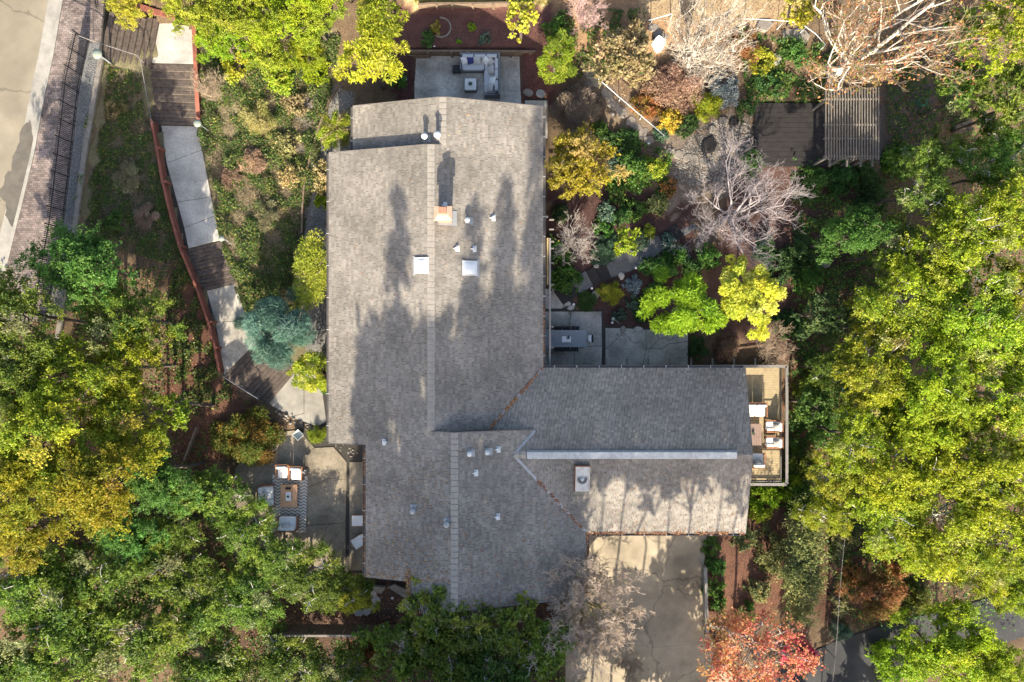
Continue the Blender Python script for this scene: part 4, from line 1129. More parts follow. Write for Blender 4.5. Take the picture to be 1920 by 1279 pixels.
# lounge chair builder
def lounge_chair(label, loc, rz, w=.78, d=.8, frame='teak', cushion='fabric_white', pill=None, group=None, name='lounge_chair', wide=False):
    c = thing(name, label, 'sofa' if wide else 'chair', loc, rz, group)
    hw, hd = w/2, d/2
    for sx in (-1, 1):
        MB().box((sx*(hw-.03), 0, .56), (.065, d, .035)).build('armrest', frame, c, bevel=.005)
        for sy in (-1, 1):
            MB().box((sx*(hw-.03), sy*(hd-.06), .28), (.05,.05,.56)).build('leg', frame, c)
        MB().box((sx*(hw-.03), 0, .26), (.04, d-.1, .07)).build('side_rail', frame, c)
    MB().box((0, -hd+.05, .26), (w-.1,.04,.07)).build('front_rail', frame, c)
    for i in range(5): MB().box((0, hd-.03+.02*i, .36+.09*i), (w-.1,.025,.06)).build('back_slat', frame, c)
    nn = 3 if wide else 1
    for i in range(nn):
        cw = (w-.16)/nn; x = -w/2+.08+cw*(i+.5)
        MB().soft((x, -.04, .36), (cw-.01, d-.14, .16), .25).build('seat_cushion', cushion, c, smooth=True)
        MB().soft((x, hd-.13, .58), (cw-.02, .17, .42), .3, M=rotm(-.18)).build('back_cushion', cushion, c, smooth=True)
    if pill:
        MB().pillow((.05, hd-.3, .6), .44, .44, .16, rotm(.95, 0, .12)).build('pillow', pill, c, smooth=True)
    return c
# west patio group
rug_c = P(542,944,.062)
rug = thing('patio_rug', 'cream outdoor rug with dark chevron stripes under the wooden coffee table', 'rug', (rug_c[0], rug_c[1], .056))
rw, rl = 2.05, 3.3
MB().box((0,0,.004), (rw,rl,.012)).build('rug_base', 'rug_cream', rug)
for i in range(17):
    y0 = -rl/2+.04+i*(rl-.2)/17; zz = MB(); n = 12
    for k in range(n):
        xa, xb = -rw/2+rw*k/n, -rw/2+rw*(k+1)/n
        ya, yb2 = y0+(.12 if k % 2 else 0), y0+(0 if k % 2 else .12)
        zz.add([(xa,ya,.0125),(xb,yb2,.0125),(xb,yb2+.05,.0125),(xa,ya+.05,.0125)], [(0,1,2,3)])
    zz.build('chevron_stripe', 'rug_dark', rug)
rug.rotation_euler.z = R(-2)
W_ = .062
gA = 'teak lounge chairs around the chevron rug'
def at(px, py, z=.05): q = P(px, py, z); return (q[0], q[1], .05)
lounge_chair('teak lounge chair with white cushions on the rug, next to the metal side table', at(531,884,.4), R(2), group=gA)
lounge_chair('teak lounge chair with white cushions facing the coffee table, nearest the round red shrub', at(556,887,.4), R(-3), group=gA)
lounge_chair('teak two seat sofa with white cushions and grey pillow along the chevron rug', at(501,930,.4), R(92), w=1.3, group=gA, pill='fabric_pale', wide=True, name='lounge_sofa')
lounge_chair('white cushioned teak lounge chair half hidden by oak leaves', at(540,980,.4), R(180), group=gA, w=1.2, pill='fabric_pale')
ct = thing('coffee_table', 'light teak plank coffee table on the chevron rug', 'table', at(542,930,.4))
for i in range(7):
    MB().box((-.42+i*.14, 0, .37), (.132,1.3,.035)).build('table_board', 'teak_light', ct)
for x in (-.42,.42):
    for y in (-.58,.58): MB().box((x,y,.18), (.07,.07,.36)).build('leg', 'teak', ct)
for y in (-.58,.58): MB().box((0,y,.32), (.9,.05,.07)).build('apron', 'teak', ct)
tp = at(541,931,.45)
tr = thing('tray', 'pale tray with green sprigs on the teak coffee table', 'tray', (tp[0], tp[1], .438))
MB().box((0,0,.012), (.34,.5,.024)).build('tray_base', 'fabric_white', tr)
for x in (-.17,.17): MB().box((x,0,.035), (.015,.5,.05)).build('tray_rim', 'galv', tr)
pot_plant((tp[0], tp[1], .462), 'leafy sprig in a small jar on the coffee table tray', .06, .1, 12)
bt = thing('bench_ornament', 'dark wooden box standing on the teak coffee table', 'box', (tp[0], tp[1]+.48, .438))
MB().box((0,0,.04), (.3,.12,.08)).build('box_body', 'teak', bt, bevel=.008); MB().box((0,0,.085), (.32,.14,.015)).build('lid', 'black', bt)
st = thing('metal_side_table', 'thin black metal side table with white cups beside the teak chairs', 'table', at(573,882,.3))
MB().lathe((0,0,.5), [(.2,0),(.2,.02),(.01,.022)], 18).build('table_top', 'iron', st)
MB().tube([(0,0,0),(0,0,.5)], .02, 6).build('stem', 'iron', st); MB().lathe((0,0,0), [(.15,0),(.15,.02),(.02,.03)], 16).build('foot', 'iron', st)
for (x, y) in ((.06,.05),(-.07,-.03),(.02,-.09)):
    MB().lathe((x,y,.52), [(.035,0),(.042,.09),(.036,.09),(.03,.01)], 10).build('cup', 'fabric_white', st, smooth=True)
fp = thing('fire_bowl', 'pale square metal planter at the patio edge beside the grass tuft', 'planter', at(560,815,.2))
MB().lathe((0,0,0), [(.22,0),(.34,.3),(.31,.3),(.2,.06),(.01,.05)], 4).build('planter_body', 'bucket', fp)
# sun loungers half under the west eave
def sun_chair(label, loc, rz):
    c = thing('sun_chair', label, 'chair', loc, rz, group='white sling chairs under the west eave')
    MB().add([(-.3,-.5,.34),(.3,-.5,.34),(.3,.1,.3),(-.3,.1,.3),(-.3,.55,.85),(.3,.55,.85)], [(0,1,2,3),(3,2,5,4)]).add([(-.3,-.5,.31),(.3,-.5,.31),(.3,.1,.27),(-.3,.1,.27),(-.3,.55,.82),(.3,.55,.82)], [(3,2,1,0),(4,5,2,3)]).build('sling', 'fabric_white', c)
    for x in (-.32,.32):
        MB().tube([(x,-.5,.34),(x,.1,.3),(x,.55,.85)], .02, 6).build('side_tube', 'teak', c)
        MB().tube([(x,-.42,.33),(x,-.3,0)], .02, 6).build('leg', 'teak', c); MB().tube([(x,.3,.5),(x,.42,0)], .02, 6).build('leg', 'teak', c)
sun_chair('white sling chair under the eave, set square to the wall', at(676,977,.4), R(-90))
sun_chair('white sling chair under the eave, turned at an angle', at(676,1014,.4), R(-58))
# deck furniture
def dz_at(px, py, z=.4): q = P(px, py, z); return (q[0], q[1], 0.0)
lounge_chair('white cushioned teak sofa with patterned pillows on the raised deck', dz_at(1405,769), R(0), w=2.0, pill='fabric_pale', wide=True, name='deck_sofa')
gD = 'white armchairs side by side on the raised deck'
lounge_chair('white armchair with grey pillow on the raised deck, the one closer to the sofa', dz_at(1449,799), R(-90), w=.72, d=.86, pill='fabric_pale', group=gD)
lounge_chair('white armchair with grey pillow on the raised deck, the one farther from the sofa', dz_at(1449,829), R(-90), w=.72, d=.86, pill='fabric_pale', group=gD)
lounge_chair('single white teak armchair facing the sofa across the deck coffee table', dz_at(1420,862), R(180), w=.85, d=.8, pill='fabric_pale')
dct = thing('deck_coffee_table', 'brown plank coffee table between the white deck chairs', 'table', dz_at(1416,815))
for i in range(5): MB().box((-.3+i*.15, 0, .38), (.142,1.25,.04)).build('table_board', 'brown_table', dct)
for x in (-.3,.3):
    for y in (-.55,.55): MB().box((x,y,.18), (.06,.06,.37)).build('leg', 'teak', dct)
q = dz_at(1412,812)
pot_plant((q[0], q[1], .4), 'small potted plant on the brown deck coffee table', .08, .14, 12)
# dining set
tx0, tx1 = P(1020,0,.75)[0], P(1100,0,.75)[0]; ty0, ty1 = P(0,619,.75)[1], P(0,651,.75)[1]
dt = thing('dining_table', 'long grey plank dining table on the shaded patio', 'table', ((tx0+tx1)/2, (ty0+ty1)/2, .03))
nbp = 6
for i in range(nbp):
    w = (ty0-ty1)/nbp; MB().box((0, -(ty0-ty1)/2+w*(i+.5), .73), (tx1-tx0, w-.008, .04)).build('table_board', 'grey_wood', dt)
for x in (-1,1):
    for y in (-1,1): MB().box((x*((tx1-tx0)/2-.12), y*((ty0-ty1)/2-.1), .355), (.09,.09,.71)).build('leg', 'grey_wood', dt)
MB().box((0,0,.68), (tx1-tx0-.2, .08, .07)).build('apron', 'grey_wood', dt)
def dining_chair(label, px, py, rz, group=None, cush=None):
    q = P(px, py, .45)
    c = thing('dining_chair', label, 'chair', (q[0], q[1], .03), rz, group)
    for i in range(4): MB().box((-.165+i*.11, 0, .44), (.1,.42,.025)).build('seat_slat', 'black', c)
    for x in (-.2,.2):
        MB().box((x,.2,.42), (.035,.04,.86)).build('back_post', 'black', c)
        MB().box((x,-.2,.21), (.035,.035,.44)).build('leg', 'black', c)
    for i in range(3): MB().box((0,.2,.58+.11*i), (.4,.022,.06)).build('back_slat', 'black', c)
    if cush: MB().pillow((0,.0,.56), .44, .40, .16, rotm(.9,0,0)).build('pillow', cush, c, smooth=True)
    return c
gN = 'black slatted chairs tucked along the patio wall side of the dining table'; gS = 'black slatted chairs tucked along the wing side of the dining table'
for i, px in enumerate((1046,1062,1079)):
    dining_chair('black slatted chair tucked under the dining table on the garden path side', px, 619, 0, gN)
for i, px in enumerate((1046,1061,1077)):
    dining_chair('black slatted chair tucked under the dining table on the house wing side', px, 652, math.pi, gS)
dining_chair('black chair with white pillow at the end of the dining table', 1104, 635, R(-90), cush='fabric_white')
q = P(1062,636,.78)
tr2 = thing('tray', 'white patterned tray in the middle of the grey dining table', 'tray', (q[0], q[1], .782))
MB().box((0,0,.012), (.5,.36,.024)).build('tray_base', 'fabric_white', tr2)
for y in (-.18,.18): MB().box((0,y,.035), (.5,.015,.05)).build('tray_rim', 'galv', tr2)
pot_plant((q[0]+.1, q[1]+.08, .805), 'dark green sprig on the dining table tray', .07, .12, 14, (.02,.06,.05))

# ------------------------------------------------------------------ lamps and small garden things
def path_lamp(label, px, py, zb, hgt, r):
    z = zb + hgt; q = P(px, py, z)
    l = thing('path_lamp', label, 'lamp', (q[0], q[1], zb))
    MB().tube([(0,0,-.1),(0,0,hgt-.1)], .04, 8).build('post', 'galv', l)
    MB().lathe((0,0,hgt-.12), [(.06,0),(r*.8,.04),(r,.1),(r*.92,.15),(r*.3,.18),(.01,.185)], 18).build('lamp_shade', 'lamp_glass', l, smooth=True)
    MB().tube([(.05,0,hgt-.2),(.45,-.3,hgt-.35)], .015, 5).build('arm', 'galv', l)
path_lamp('round frosted lamp on a post beside the iron fence and timber stairs', 182, 101, 3.45, 1.1, .26)
path_lamp('round frosted lamp at the foot of the timber stairs, beside the pale path', 370, 231, 1.7, .9, .22)
path_lamp('round frosted lamp in the ivy beside the lower timber stairs', 415, 447, 1.4, .7, .17)
path_lamp('round frosted lamp among the dark mulch stones by the dining patio', 1150, 598, .02, .5, .11)
gl_ = 'small white capped garden stake lights'
proto = None
for px, py, lab in ((762,152,'small white garden light in the dark mulch west of the sofa patio'),(1025,408,'small white garden light by the house below the golden shrub'),(1040,450,'small white garden light left of the small leafless shrub'),
      (1109,541,'small white garden light beside the hexagonal stone'),(1075,571,'small white garden light beside the white stones'),(1191,503,'small white garden light at the edge of the dark garden path'),
      (1147,605,'small white garden light next to the frosted lamp'),(1215,271,'small white garden light at the foot of the flagstone steps'),(1148,217,'small white garden light beside the purple brown shrub'),
      (815,89,'small white garden light above the timber retaining wall'),(601,444,'small white garden light on the gravel beside the house'),(737,1119,'small white garden light in the dark bed south of the house'),(1697,273,'small white garden light beside the pergola')):
    q = G(px, py)
    if proto is None:
        proto = thing('garden_light', lab, 'lamp', q, group=gl_)
        MB().tube([(0,0,-.1),(0,0,.22)], .015, 6).build('stake', 'iron', proto)
        MB().lathe((0,0,.2), [(.03,0),(.075,.01),(.075,.025),(.03,.05),(.01,.052)], 12).build('cap', 'fabric_white', proto, smooth=True)
    else:
        c = copy_tree(proto); c.location = q; c['label'] = lab
# stones
def stone(px, py, rx, ry, rz, hgt, label, matn='stone', name='stepping_stone', cat='stone', group=None, z=None, seed=None, n=9):
    q = Vector(G(px, py) if z is None else P(px, py, z)); rr = random.Random(seed or int(px*7+py))
    mb = MB(); top = []; bot = []; mid = []
    for k in range(n):
        a = 2*math.pi*k/n; f = rr.uniform(.8,1.12); x, y = rx*f*math.cos(a), ry*f*math.sin(a)
        x, y = x*math.cos(rz)-y*math.sin(rz), x*math.sin(rz)+y*math.cos(rz)
        bot.append((x,y,-.12)); mid.append((x,y,hgt*.7)); top.append((x*.86,y*.86,hgt*rr.uniform(.92,1.06)))
    vs = bot+mid+top
    fs = [(i,(i+1)%n,n+(i+1)%n,n+i) for i in range(n)] + [(n+i,n+(i+1)%n,2*n+(i+1)%n,2*n+i) for i in range(n)] + [tuple(range(2*n,3*n))]
    o = mb.add(vs, fs).build(name, matn, None, loc=tuple(q))
    return set_props(o, label, cat, group)
gF = 'flat flagstones stepping down beside the pipe handrail'
for i, (px, py, rx, ry, a) in enumerate([(1098,122,.35,.26,.5),(1106,138,.42,.3,-.5),(1118,152,.5,.34,-.6),(1105,158,.3,.24,.3),(1137,176,.42,.3,-.7),(1148,196,.4,.28,-.8),(1152,200,.3,.25,.1),(1166,212,.42,.3,-.7),(1183,226,.36,.26,.4),(1194,240,.38,.28,-.6),(1206,250,.45,.25,.9),(1217,262,.35,.24,-.4),(1240,70,.4,.3,.2),(1226,52,.34,.26,.1),(1232,62,.3,.24,.9)]):
    stone(px, py, rx, ry, a, .06, 'flat brown flagstone in the steps beside the straight pipe handrail' if py > 100 else 'flat brown flagstone in the sunny ground above the white boulder', group=gF if py > 100 else 'flagstones above the white boulder')
gT = 'timber risers on the garden steps'
for i, (a, b_) in enumerate((((1092,100),(1110,112)), ((1090,119),(1111,118)), ((1094,139),(1114,126)))):
    A = Vector(G(*a)); B = Vector(G(*b_)); c = (A+B)/2
    one('step_sleeper', MB().beam(A+Vector((0,0,.05)), B+Vector((0,0,.05)), .14, .16), 'timber', 'short timber riser fanning across the flagstone steps beside the yellow green shrub', 'sleeper', tuple(c), gT, bevel=.01)
for px, py, rx, ry, a, m_, lab in ((990,173,.32,.22,-.2,'stone','pale flat stone in the mulch beside the sofa patio, the paler of two'),(1014,176,.34,.24,0,'stone_pale','grey flat stone in the mulch beside the sofa patio, nearer the brown shrub'),
   (1063,570,.25,.17,.3,'stone_pale','white stone at the end of the dark garden path, the upper of two'),(1071,577,.26,.15,.5,'stone_pale','white stone at the end of the dark garden path, the lower of two'),
   (1165,518,.2,.24,.2,'stone_pale','pale upright stone beside the grey blue shrub'),(1118,498,.2,.17,.4,'stone_pale','pale rounded stone above the dark garden path'),
   (1329,272,.55,.42,1.3,'dark_board','large dark oval stone basin in the pebble bed'),(1334,243,.22,.25,0,'stone','dark round stone in the pebble bed near the oval basin'),
   (1355,228,.3,.28,.2,'stone','round brown stone at the top of the pebble bed'),(1376,230,.3,.26,.2,'dark_board','dark round stone at the top of the pebble bed'),
   (1454,111,.4,.36,.4,'stone_pale','squarish pale boulder behind the grey green plant'),(1500,68,.6,.4,-.5,'stone','brown boulder under the curved pipe railing'),(1478,62,.42,.34,.2,'stone','flat brown rock under the curved pipe railing, near the shrub'),
   (1432,48,.5,.36,.1,'stone','brown rock under the curved pipe railing, among white branches'),(1196,617,.26,.2,.1,'stone_pale','pale green grey rock beside the dining patio'),(1168,617,.2,.2,.1,'stone','small brown rock at the corner of the dining patio'),
   (1545,496,.36,.28,.3,'stone','grey rock in the red mulch beneath the dark green oak'),(1240,505,.3,.22,.3,'stone','grey rock half under the lime green conifer')):
    stone(px, py, rx, ry, a, .04 if 'flat' in lab else .16, lab, m_, 'garden_rock', 'rock')
stone(1234,85,.36,.42,.3,.5,'large bright white boulder in the sun beneath the leafless white tree','fabric_white','boulder','boulder')
for i, (px, py, r, m_) in enumerate(((1271,290,.36,'stone'),(1289,296,.3,'stone'),(1302,300,.36,'stone'),(1318,304,.3,'stone'),(1335,312,.4,'stone'),(1256,285,.3,'stone'))):
    stone(px, py, r, r*.8, i*.7, .07, 'round brown stepping stone along the edge of the pebble bed', m_, group='stepping stones along the pebble bed')
q = G(1116,553)
one('hexagon_stone', MB().lathe((q[0],q[1],q[2]-.05), [(.24,0),(.24,.2),(.22,.22),(.02,.22)], 6), 'stone_pale', 'pale hexagonal stone block between the round shrubs', 'stone', q)
for i, (px, py, r) in enumerate(((672,1147,.3),(688,1146,.25),(698,1138,.2),(705,1125,.28),(681,1133,.22),(700,1112,.24))):
    stone(px, py, r, r, i, .08, 'round pale stepping stone in the dark bed south of the house', 'stone_pale', group='round stepping stones in the dark bed', n=12)
sl = thing('stone_landing', 'angled stone slab step at the southern corner of the roof', 'step', P(750,1112,0))
for pts in ([(700,1098),(724,1100),(716,1112),(702,1108)], [(728,1100),(740,1095),(770,1108),(762,1122)]):
    MB().prism([tuple(Vector(p)-Vector(sl.location).xy) for p in pxz(pts, 0)], -.2, .12).build('slab', 'stone', sl)
pebbles('pebble_bed', 'mixed grey and tan pebbles around the dark oval basin', [(1290,262),(1320,235),(1350,222),(1412,232),(1414,300),(1380,330),(1330,345),(1270,350),(1262,310),(1275,285)], 3600, .02, .06)
pebbles('gravel_stones', 'grey gravel along the western wall of the house', [(630,160),(662,175),(662,210),(617,300),(617,690),(598,690),(600,560),(575,440),(577,345),(590,300)], 2600, .02, .05)
pebbles('gravel_stones', 'grey gravel between the redwood fence and the pale path', [(296,240),(302,240),(345,430),(353,465),(345,465),(318,370)], 700, .02, .045)
pebbles('rock_edging', 'tumbled brown rocks edging the patio below the timber stairs', [(508,765),(545,772),(608,810),(660,835),(680,862),(640,850),(590,812),(550,800)], 420, .05, .13, 0, 'stone')
# bucket, hose
q = G(1728,192)
hs = MB()
for k in range(3):
    hs.tube([(q[0]+(.32-.04*k)*math.cos(a*.3), q[1]+(.25-.04*k)*math.sin(a*.3), q[2]+.05+.035*k) for a in range(22)], .02, 5)
one('garden_hose', hs, 'hose', 'coiled green garden hose in the shade east of the pergola', 'hose', q, smooth=True)
tbx = thing('timber_box', 'open brown timber box half buried by green leaves beyond the pergola', 'box', G(1800,243))
for i in range(3): MB().box((0,-.18+i*.2,.3), (1.1,.19,.04), .35).build('board', 'timber', tbx)
for s in (-1,1): MB().box((s*.5*math.cos(.35), s*.5*math.sin(.35), .13), (.04,.6,.34), .35).build('side_board', 'timber', tbx)
ring = MB(); q = G(827,52)
ring.tube([(q[0]+.56*math.cos(a), q[1]+.56*math.sin(a), q[2]+.05) for a in np.linspace(-2.2,1.7,26)], .05, 6)
one('edging_ring', ring, 'timber_grey', 'pale curved edging ring around the small golden shrub', 'edging', q)

# ------------------------------------------------------------------ vegetation
def unit(v): return v/np.maximum(np.linalg.norm(v, axis=-1, keepdims=True), 1e-9)
def leaf_cards(C, D, Nn, L, W, colr, fold=.18):
    """rhombic leaves: centre C, axis D, normal Nn"""
    D = unit(D); Sd = unit(np.cross(Nn, D)); U = np.cross(D, Sd)
    L = L[:,None]; W = W[:,None]
    v = np.stack([C - D*L*.5, C + Sd*W*.5 - U*L*fold*.3, C + D*L*.5 - U*L*fold, C - Sd*W*.5 - U*L*fold*.3], 1)
    Q = np.arange(len(C)*4).reshape(-1, 4)
    return v.reshape(-1, 3), Q, np.repeat(colr, 4, axis=0)
def rand_dirs(n, r):
    v = r.normal(size=(n,3)); return unit(v)
def pal_pick(pal, n, r, jit=.18):
    p = np.array([c[:3] for c in pal]); w = np.array([c[3] if len(c) > 3 else 1. for c in pal], float); w /= w.sum()
    c = p[r.choice(len(p), n, p=w)]
    return np.clip(c*r.uniform(1-jit, 1+jit, (n,1))*r.uniform(.93, 1.07, (n,3)), .003, .9)
def seg_mesh(name, A, B, ra, rb, n=4):
    A = np.asarray(A, float); B = np.asarray(B, float); d = unit(B-A)
    ref = np.where(np.abs(d[:,2:3]) > .9, np.array([[1.,0,0]]), np.array([[0,0,1.]]))
    a = unit(np.cross(d, ref)); b_ = np.cross(d, a); N = len(A)
    th = np.arange(n)*2*np.pi/n; c = np.cos(th)[None,:,None]; s = np.sin(th)[None,:,None]
    ring = a[:,None]*c + b_[:,None]*s
    V = np.concatenate([A[:,None]+ring*np.asarray(ra)[:,None,None], B[:,None]+ring*np.asarray(rb)[:,None,None]], 1)
    k = np.arange(n); k1 = (k+1) % n
    q = np.stack([k, k1, k1+n, k+n], -1)
    Q = (q[None] + (np.arange(N)*2*n)[:,None,None]).reshape(-1, 4)
    return np_mesh(name, V.reshape(-1,3), Q, flat_shade=False)
def limb(p, q, r0, r1, r, k=4, wob=.12):
    """crooked limb from p to q"""
    p = np.array(p, float); q = np.array(q, float); L = np.linalg.norm(q-p)
    ts = np.linspace(0, 1, k+1); pts = p[None]+(q-p)[None]*ts[:,None]
    pts[1:-1] += r.normal(0, wob*L/k, (k-1, 3)); pts[1:-1,2] += L*.06*np.sin(np.pi*ts[1:-1])
    rr = r0+(r1-r0)*ts
    return pts[:-1], pts[1:], rr[:-1], rr[1:]
PAL = {
 'oak': [(.26,.33,.018,3),(.36,.41,.022,3),(.13,.205,.02,2.2),(.40,.41,.05,.9),(.46,.41,.2,.5)],
 'oakd': [(.11,.185,.028,3),(.16,.24,.03,3),(.26,.31,.04,1.6),(.055,.115,.025,1.4),(.36,.35,.19,.5)],
 'gold': [(.31,.31,.022,3),(.42,.37,.03,2),(.19,.24,.024,2.5),(.11,.17,.022,1.5),(.52,.36,.07,.4)],
 'lime': [(.27,.38,.02,3),(.37,.45,.03,2),(.17,.28,.02,2)],
 'yellow': [(.55,.49,.05,3),(.45,.43,.04,3),(.31,.33,.04,2),(.64,.56,.15,1)],
 'yellowgreen': [(.34,.38,.028,3),(.25,.31,.028,3),(.15,.22,.028,1.6),(.46,.45,.07,1)],
 'green': [(.09,.19,.035,3),(.13,.25,.045,2),(.06,.13,.03,2)],
 'deep': [(.045,.10,.03,3),(.065,.13,.035,2),(.09,.16,.035,1)],
 'olive': [(.40,.34,.16,3),(.50,.43,.22,2),(.26,.24,.09,2),(.16,.17,.06,1)],
 'cream': [(.45,.37,.20,3),(.36,.32,.12,2),(.22,.22,.06,2)],
 'brown': [(.40,.25,.17,3),(.31,.18,.125,3),(.48,.33,.23,1)],
 'purple': [(.33,.22,.18,3),(.25,.165,.14,3),(.42,.29,.23,1)],
 'goldbush': [(.43,.41,.03,3),(.34,.335,.03,3),(.22,.20,.03,2),(.6,.47,.22,1)],
 'bluegrey': [(.22,.27,.28,3),(.15,.20,.20,2),(.30,.34,.35,1)],
 'cedar': [(.14,.235,.21,3),(.09,.165,.145,3),(.21,.32,.295,2)],
 'sage': [(.13,.20,.14,3),(.085,.15,.095,2)],
 'red': [(.56,.15,.10,3),(.60,.27,.12,2.6),(.55,.36,.11,1.6),(.44,.08,.08,2),(.34,.28,.07,.8)],
 'crimson': [(.58,.07,.12,3),(.50,.05,.09,2),(.62,.20,.14,1)],
 'orange': [(.42,.20,.09,3),(.36,.14,.07,2),(.26,.20,.05,2),(.14,.15,.03,2)],
 'redgreen': [(.09,.12,.02,3),(.15,.16,.025,2),(.24,.09,.03,1.4),(.33,.17,.04,.7)],
 'dry': [(.36,.285,.195,3),(.28,.215,.15,3),(.46,.37,.26,1)],
 'hedge': [(.18,.22,.08,3),(.27,.28,.12,2),(.11,.15,.06,3),(.40,.36,.12,.8)],
 'pink': [(.42,.28,.27,3),(.32,.19,.19,2)],
 'fir': [(.03,.055,.02,2),(.045,.075,.025,2)],
}
NTRI = 0
def crown_mesh(rx, ry, hz, pal, seed, style='broad', L=.17, W=.10, lai=4.6, clump=(.12,.27), nclump=None, dome=False, rough=.12):
    """leaf cloud centred on origin (dome: base at origin)"""
    global NTRI
    r = np.random.default_rng(seed)
    Rm = (rx+ry)/2
    nclump = nclump or int(24 + 16*min(Rm, 4.5))
    u = rand_dirs(nclump, r); u[:,2] = np.where(u[:,2] < -.25, -u[:,2], u[:,2])
    if dome: u[:,2] = np.abs(u[:,2])
    rad = r.uniform(.3, 1.0, nclump)**.6
    lob = 1 + rough*np.sin(2*np.arctan2(u[:,1],u[:,0])+r.uniform(0,6)) + rough*.8*np.sin(3*np.arctan2(u[:,1],u[:,0])+r.uniform(0,6))
    cc = u*rad[:,None]*np.array([rx,ry,hz])*np.stack([lob,lob,np.ones(nclump)], -1)*.84
    cr = Rm*r.uniform(*clump, nclump)
    n = int(lai*math.pi*rx*ry/(L*W*.5))
    w = cr**2; ci = r.choice(nclump, n, p=w/w.sum())
    sq = min(1., .55+.4*hz/Rm)
    if style == 'broad':
        nbr = 15                                        # short leafy branchlets fan out of every clump
        bd = rand_dirs(nclump*nbr, r).reshape(nclump, nbr, 3); bd[...,2] = np.where(bd[...,2] < -.3, -bd[...,2]*.8, bd[...,2]); bd = unit(bd)
        bl_ = r.uniform(.65, 1.35, (nclump, nbr)); bi = r.integers(nbr, size=n)
        d = bd[ci, bi]; tt_ = r.uniform(.12, 1., n)**.7
        C = cc[ci] + (d*(cr[ci]*bl_[ci, bi]*tt_)[:,None] + r.normal(0, .115, (n,3))*cr[ci][:,None])*np.array([1,1,sq])
    else:
        d = rand_dirs(n, r); d[:,2] = np.where(d[:,2] < -.35, -d[:,2]*.8, d[:,2]); d = unit(d)
        C = cc[ci] + d*(cr[ci]*r.uniform(.25, 1.08, n)**.55)[:,None]*np.array([1,1,sq])
    out = unit(d*.7 + unit(C/np.array([rx,ry,hz]))*.4 + np.array([0,-.1,.5]))
    if dome: C[:,2] = np.maximum(C[:,2], .02*r.random(n))
    pc = pal_pick(pal, nclump, r, .3)
    colr = pal_pick(pal, n, r)*.5 + pc[ci]*.5
    if style == 'spray':
        D = unit(out*np.array([1,1,.35]) + r.normal(0,.35,(n,3))); Nn = unit(np.array([0,0,1.]) + r.normal(0,.35,(n,3)))
    elif style == 'needle':
        D = unit(rand_dirs(n, r)*.8+out*.6); Nn = rand_dirs(n, r)
    else:
        D = rand_dirs(n, r); Nn = unit(out + r.normal(0,.55,(n,3)))
    V, Q, K = leaf_cards(C, D, Nn, L*r.uniform(.65,1.35,n), W*r.uniform(.7,1.3,n), colr)
    NTRI += 2*len(Q)
    return np_mesh('crown', V, Q, K), cc, cr
SEED = [100]
PROTO = {}
def proto_crown(pal, k):
    key = (pal, k)
    if key not in PROTO:
        r = np.random.default_rng(4000+k*31+sum(map(ord, pal)))
        tint = r.uniform(.9, 1.1, 3)
        tp = [(c_[0]*tint[0], c_[1], c_[2]*tint[2], c_[3] if len(c_) > 3 else 1.) for c_ in PAL[pal]]
        me, cc, cr = crown_mesh(3., 3., 1.7, tp, 4100+k*7+sum(map(ord, pal)), 'broad', .125, .075, 3.2, (.09,.25), 84, False, .27)
        me.materials.append(MATS['leaf']); PROTO[key] = (me, cc, cr)
    return PROTO[key]
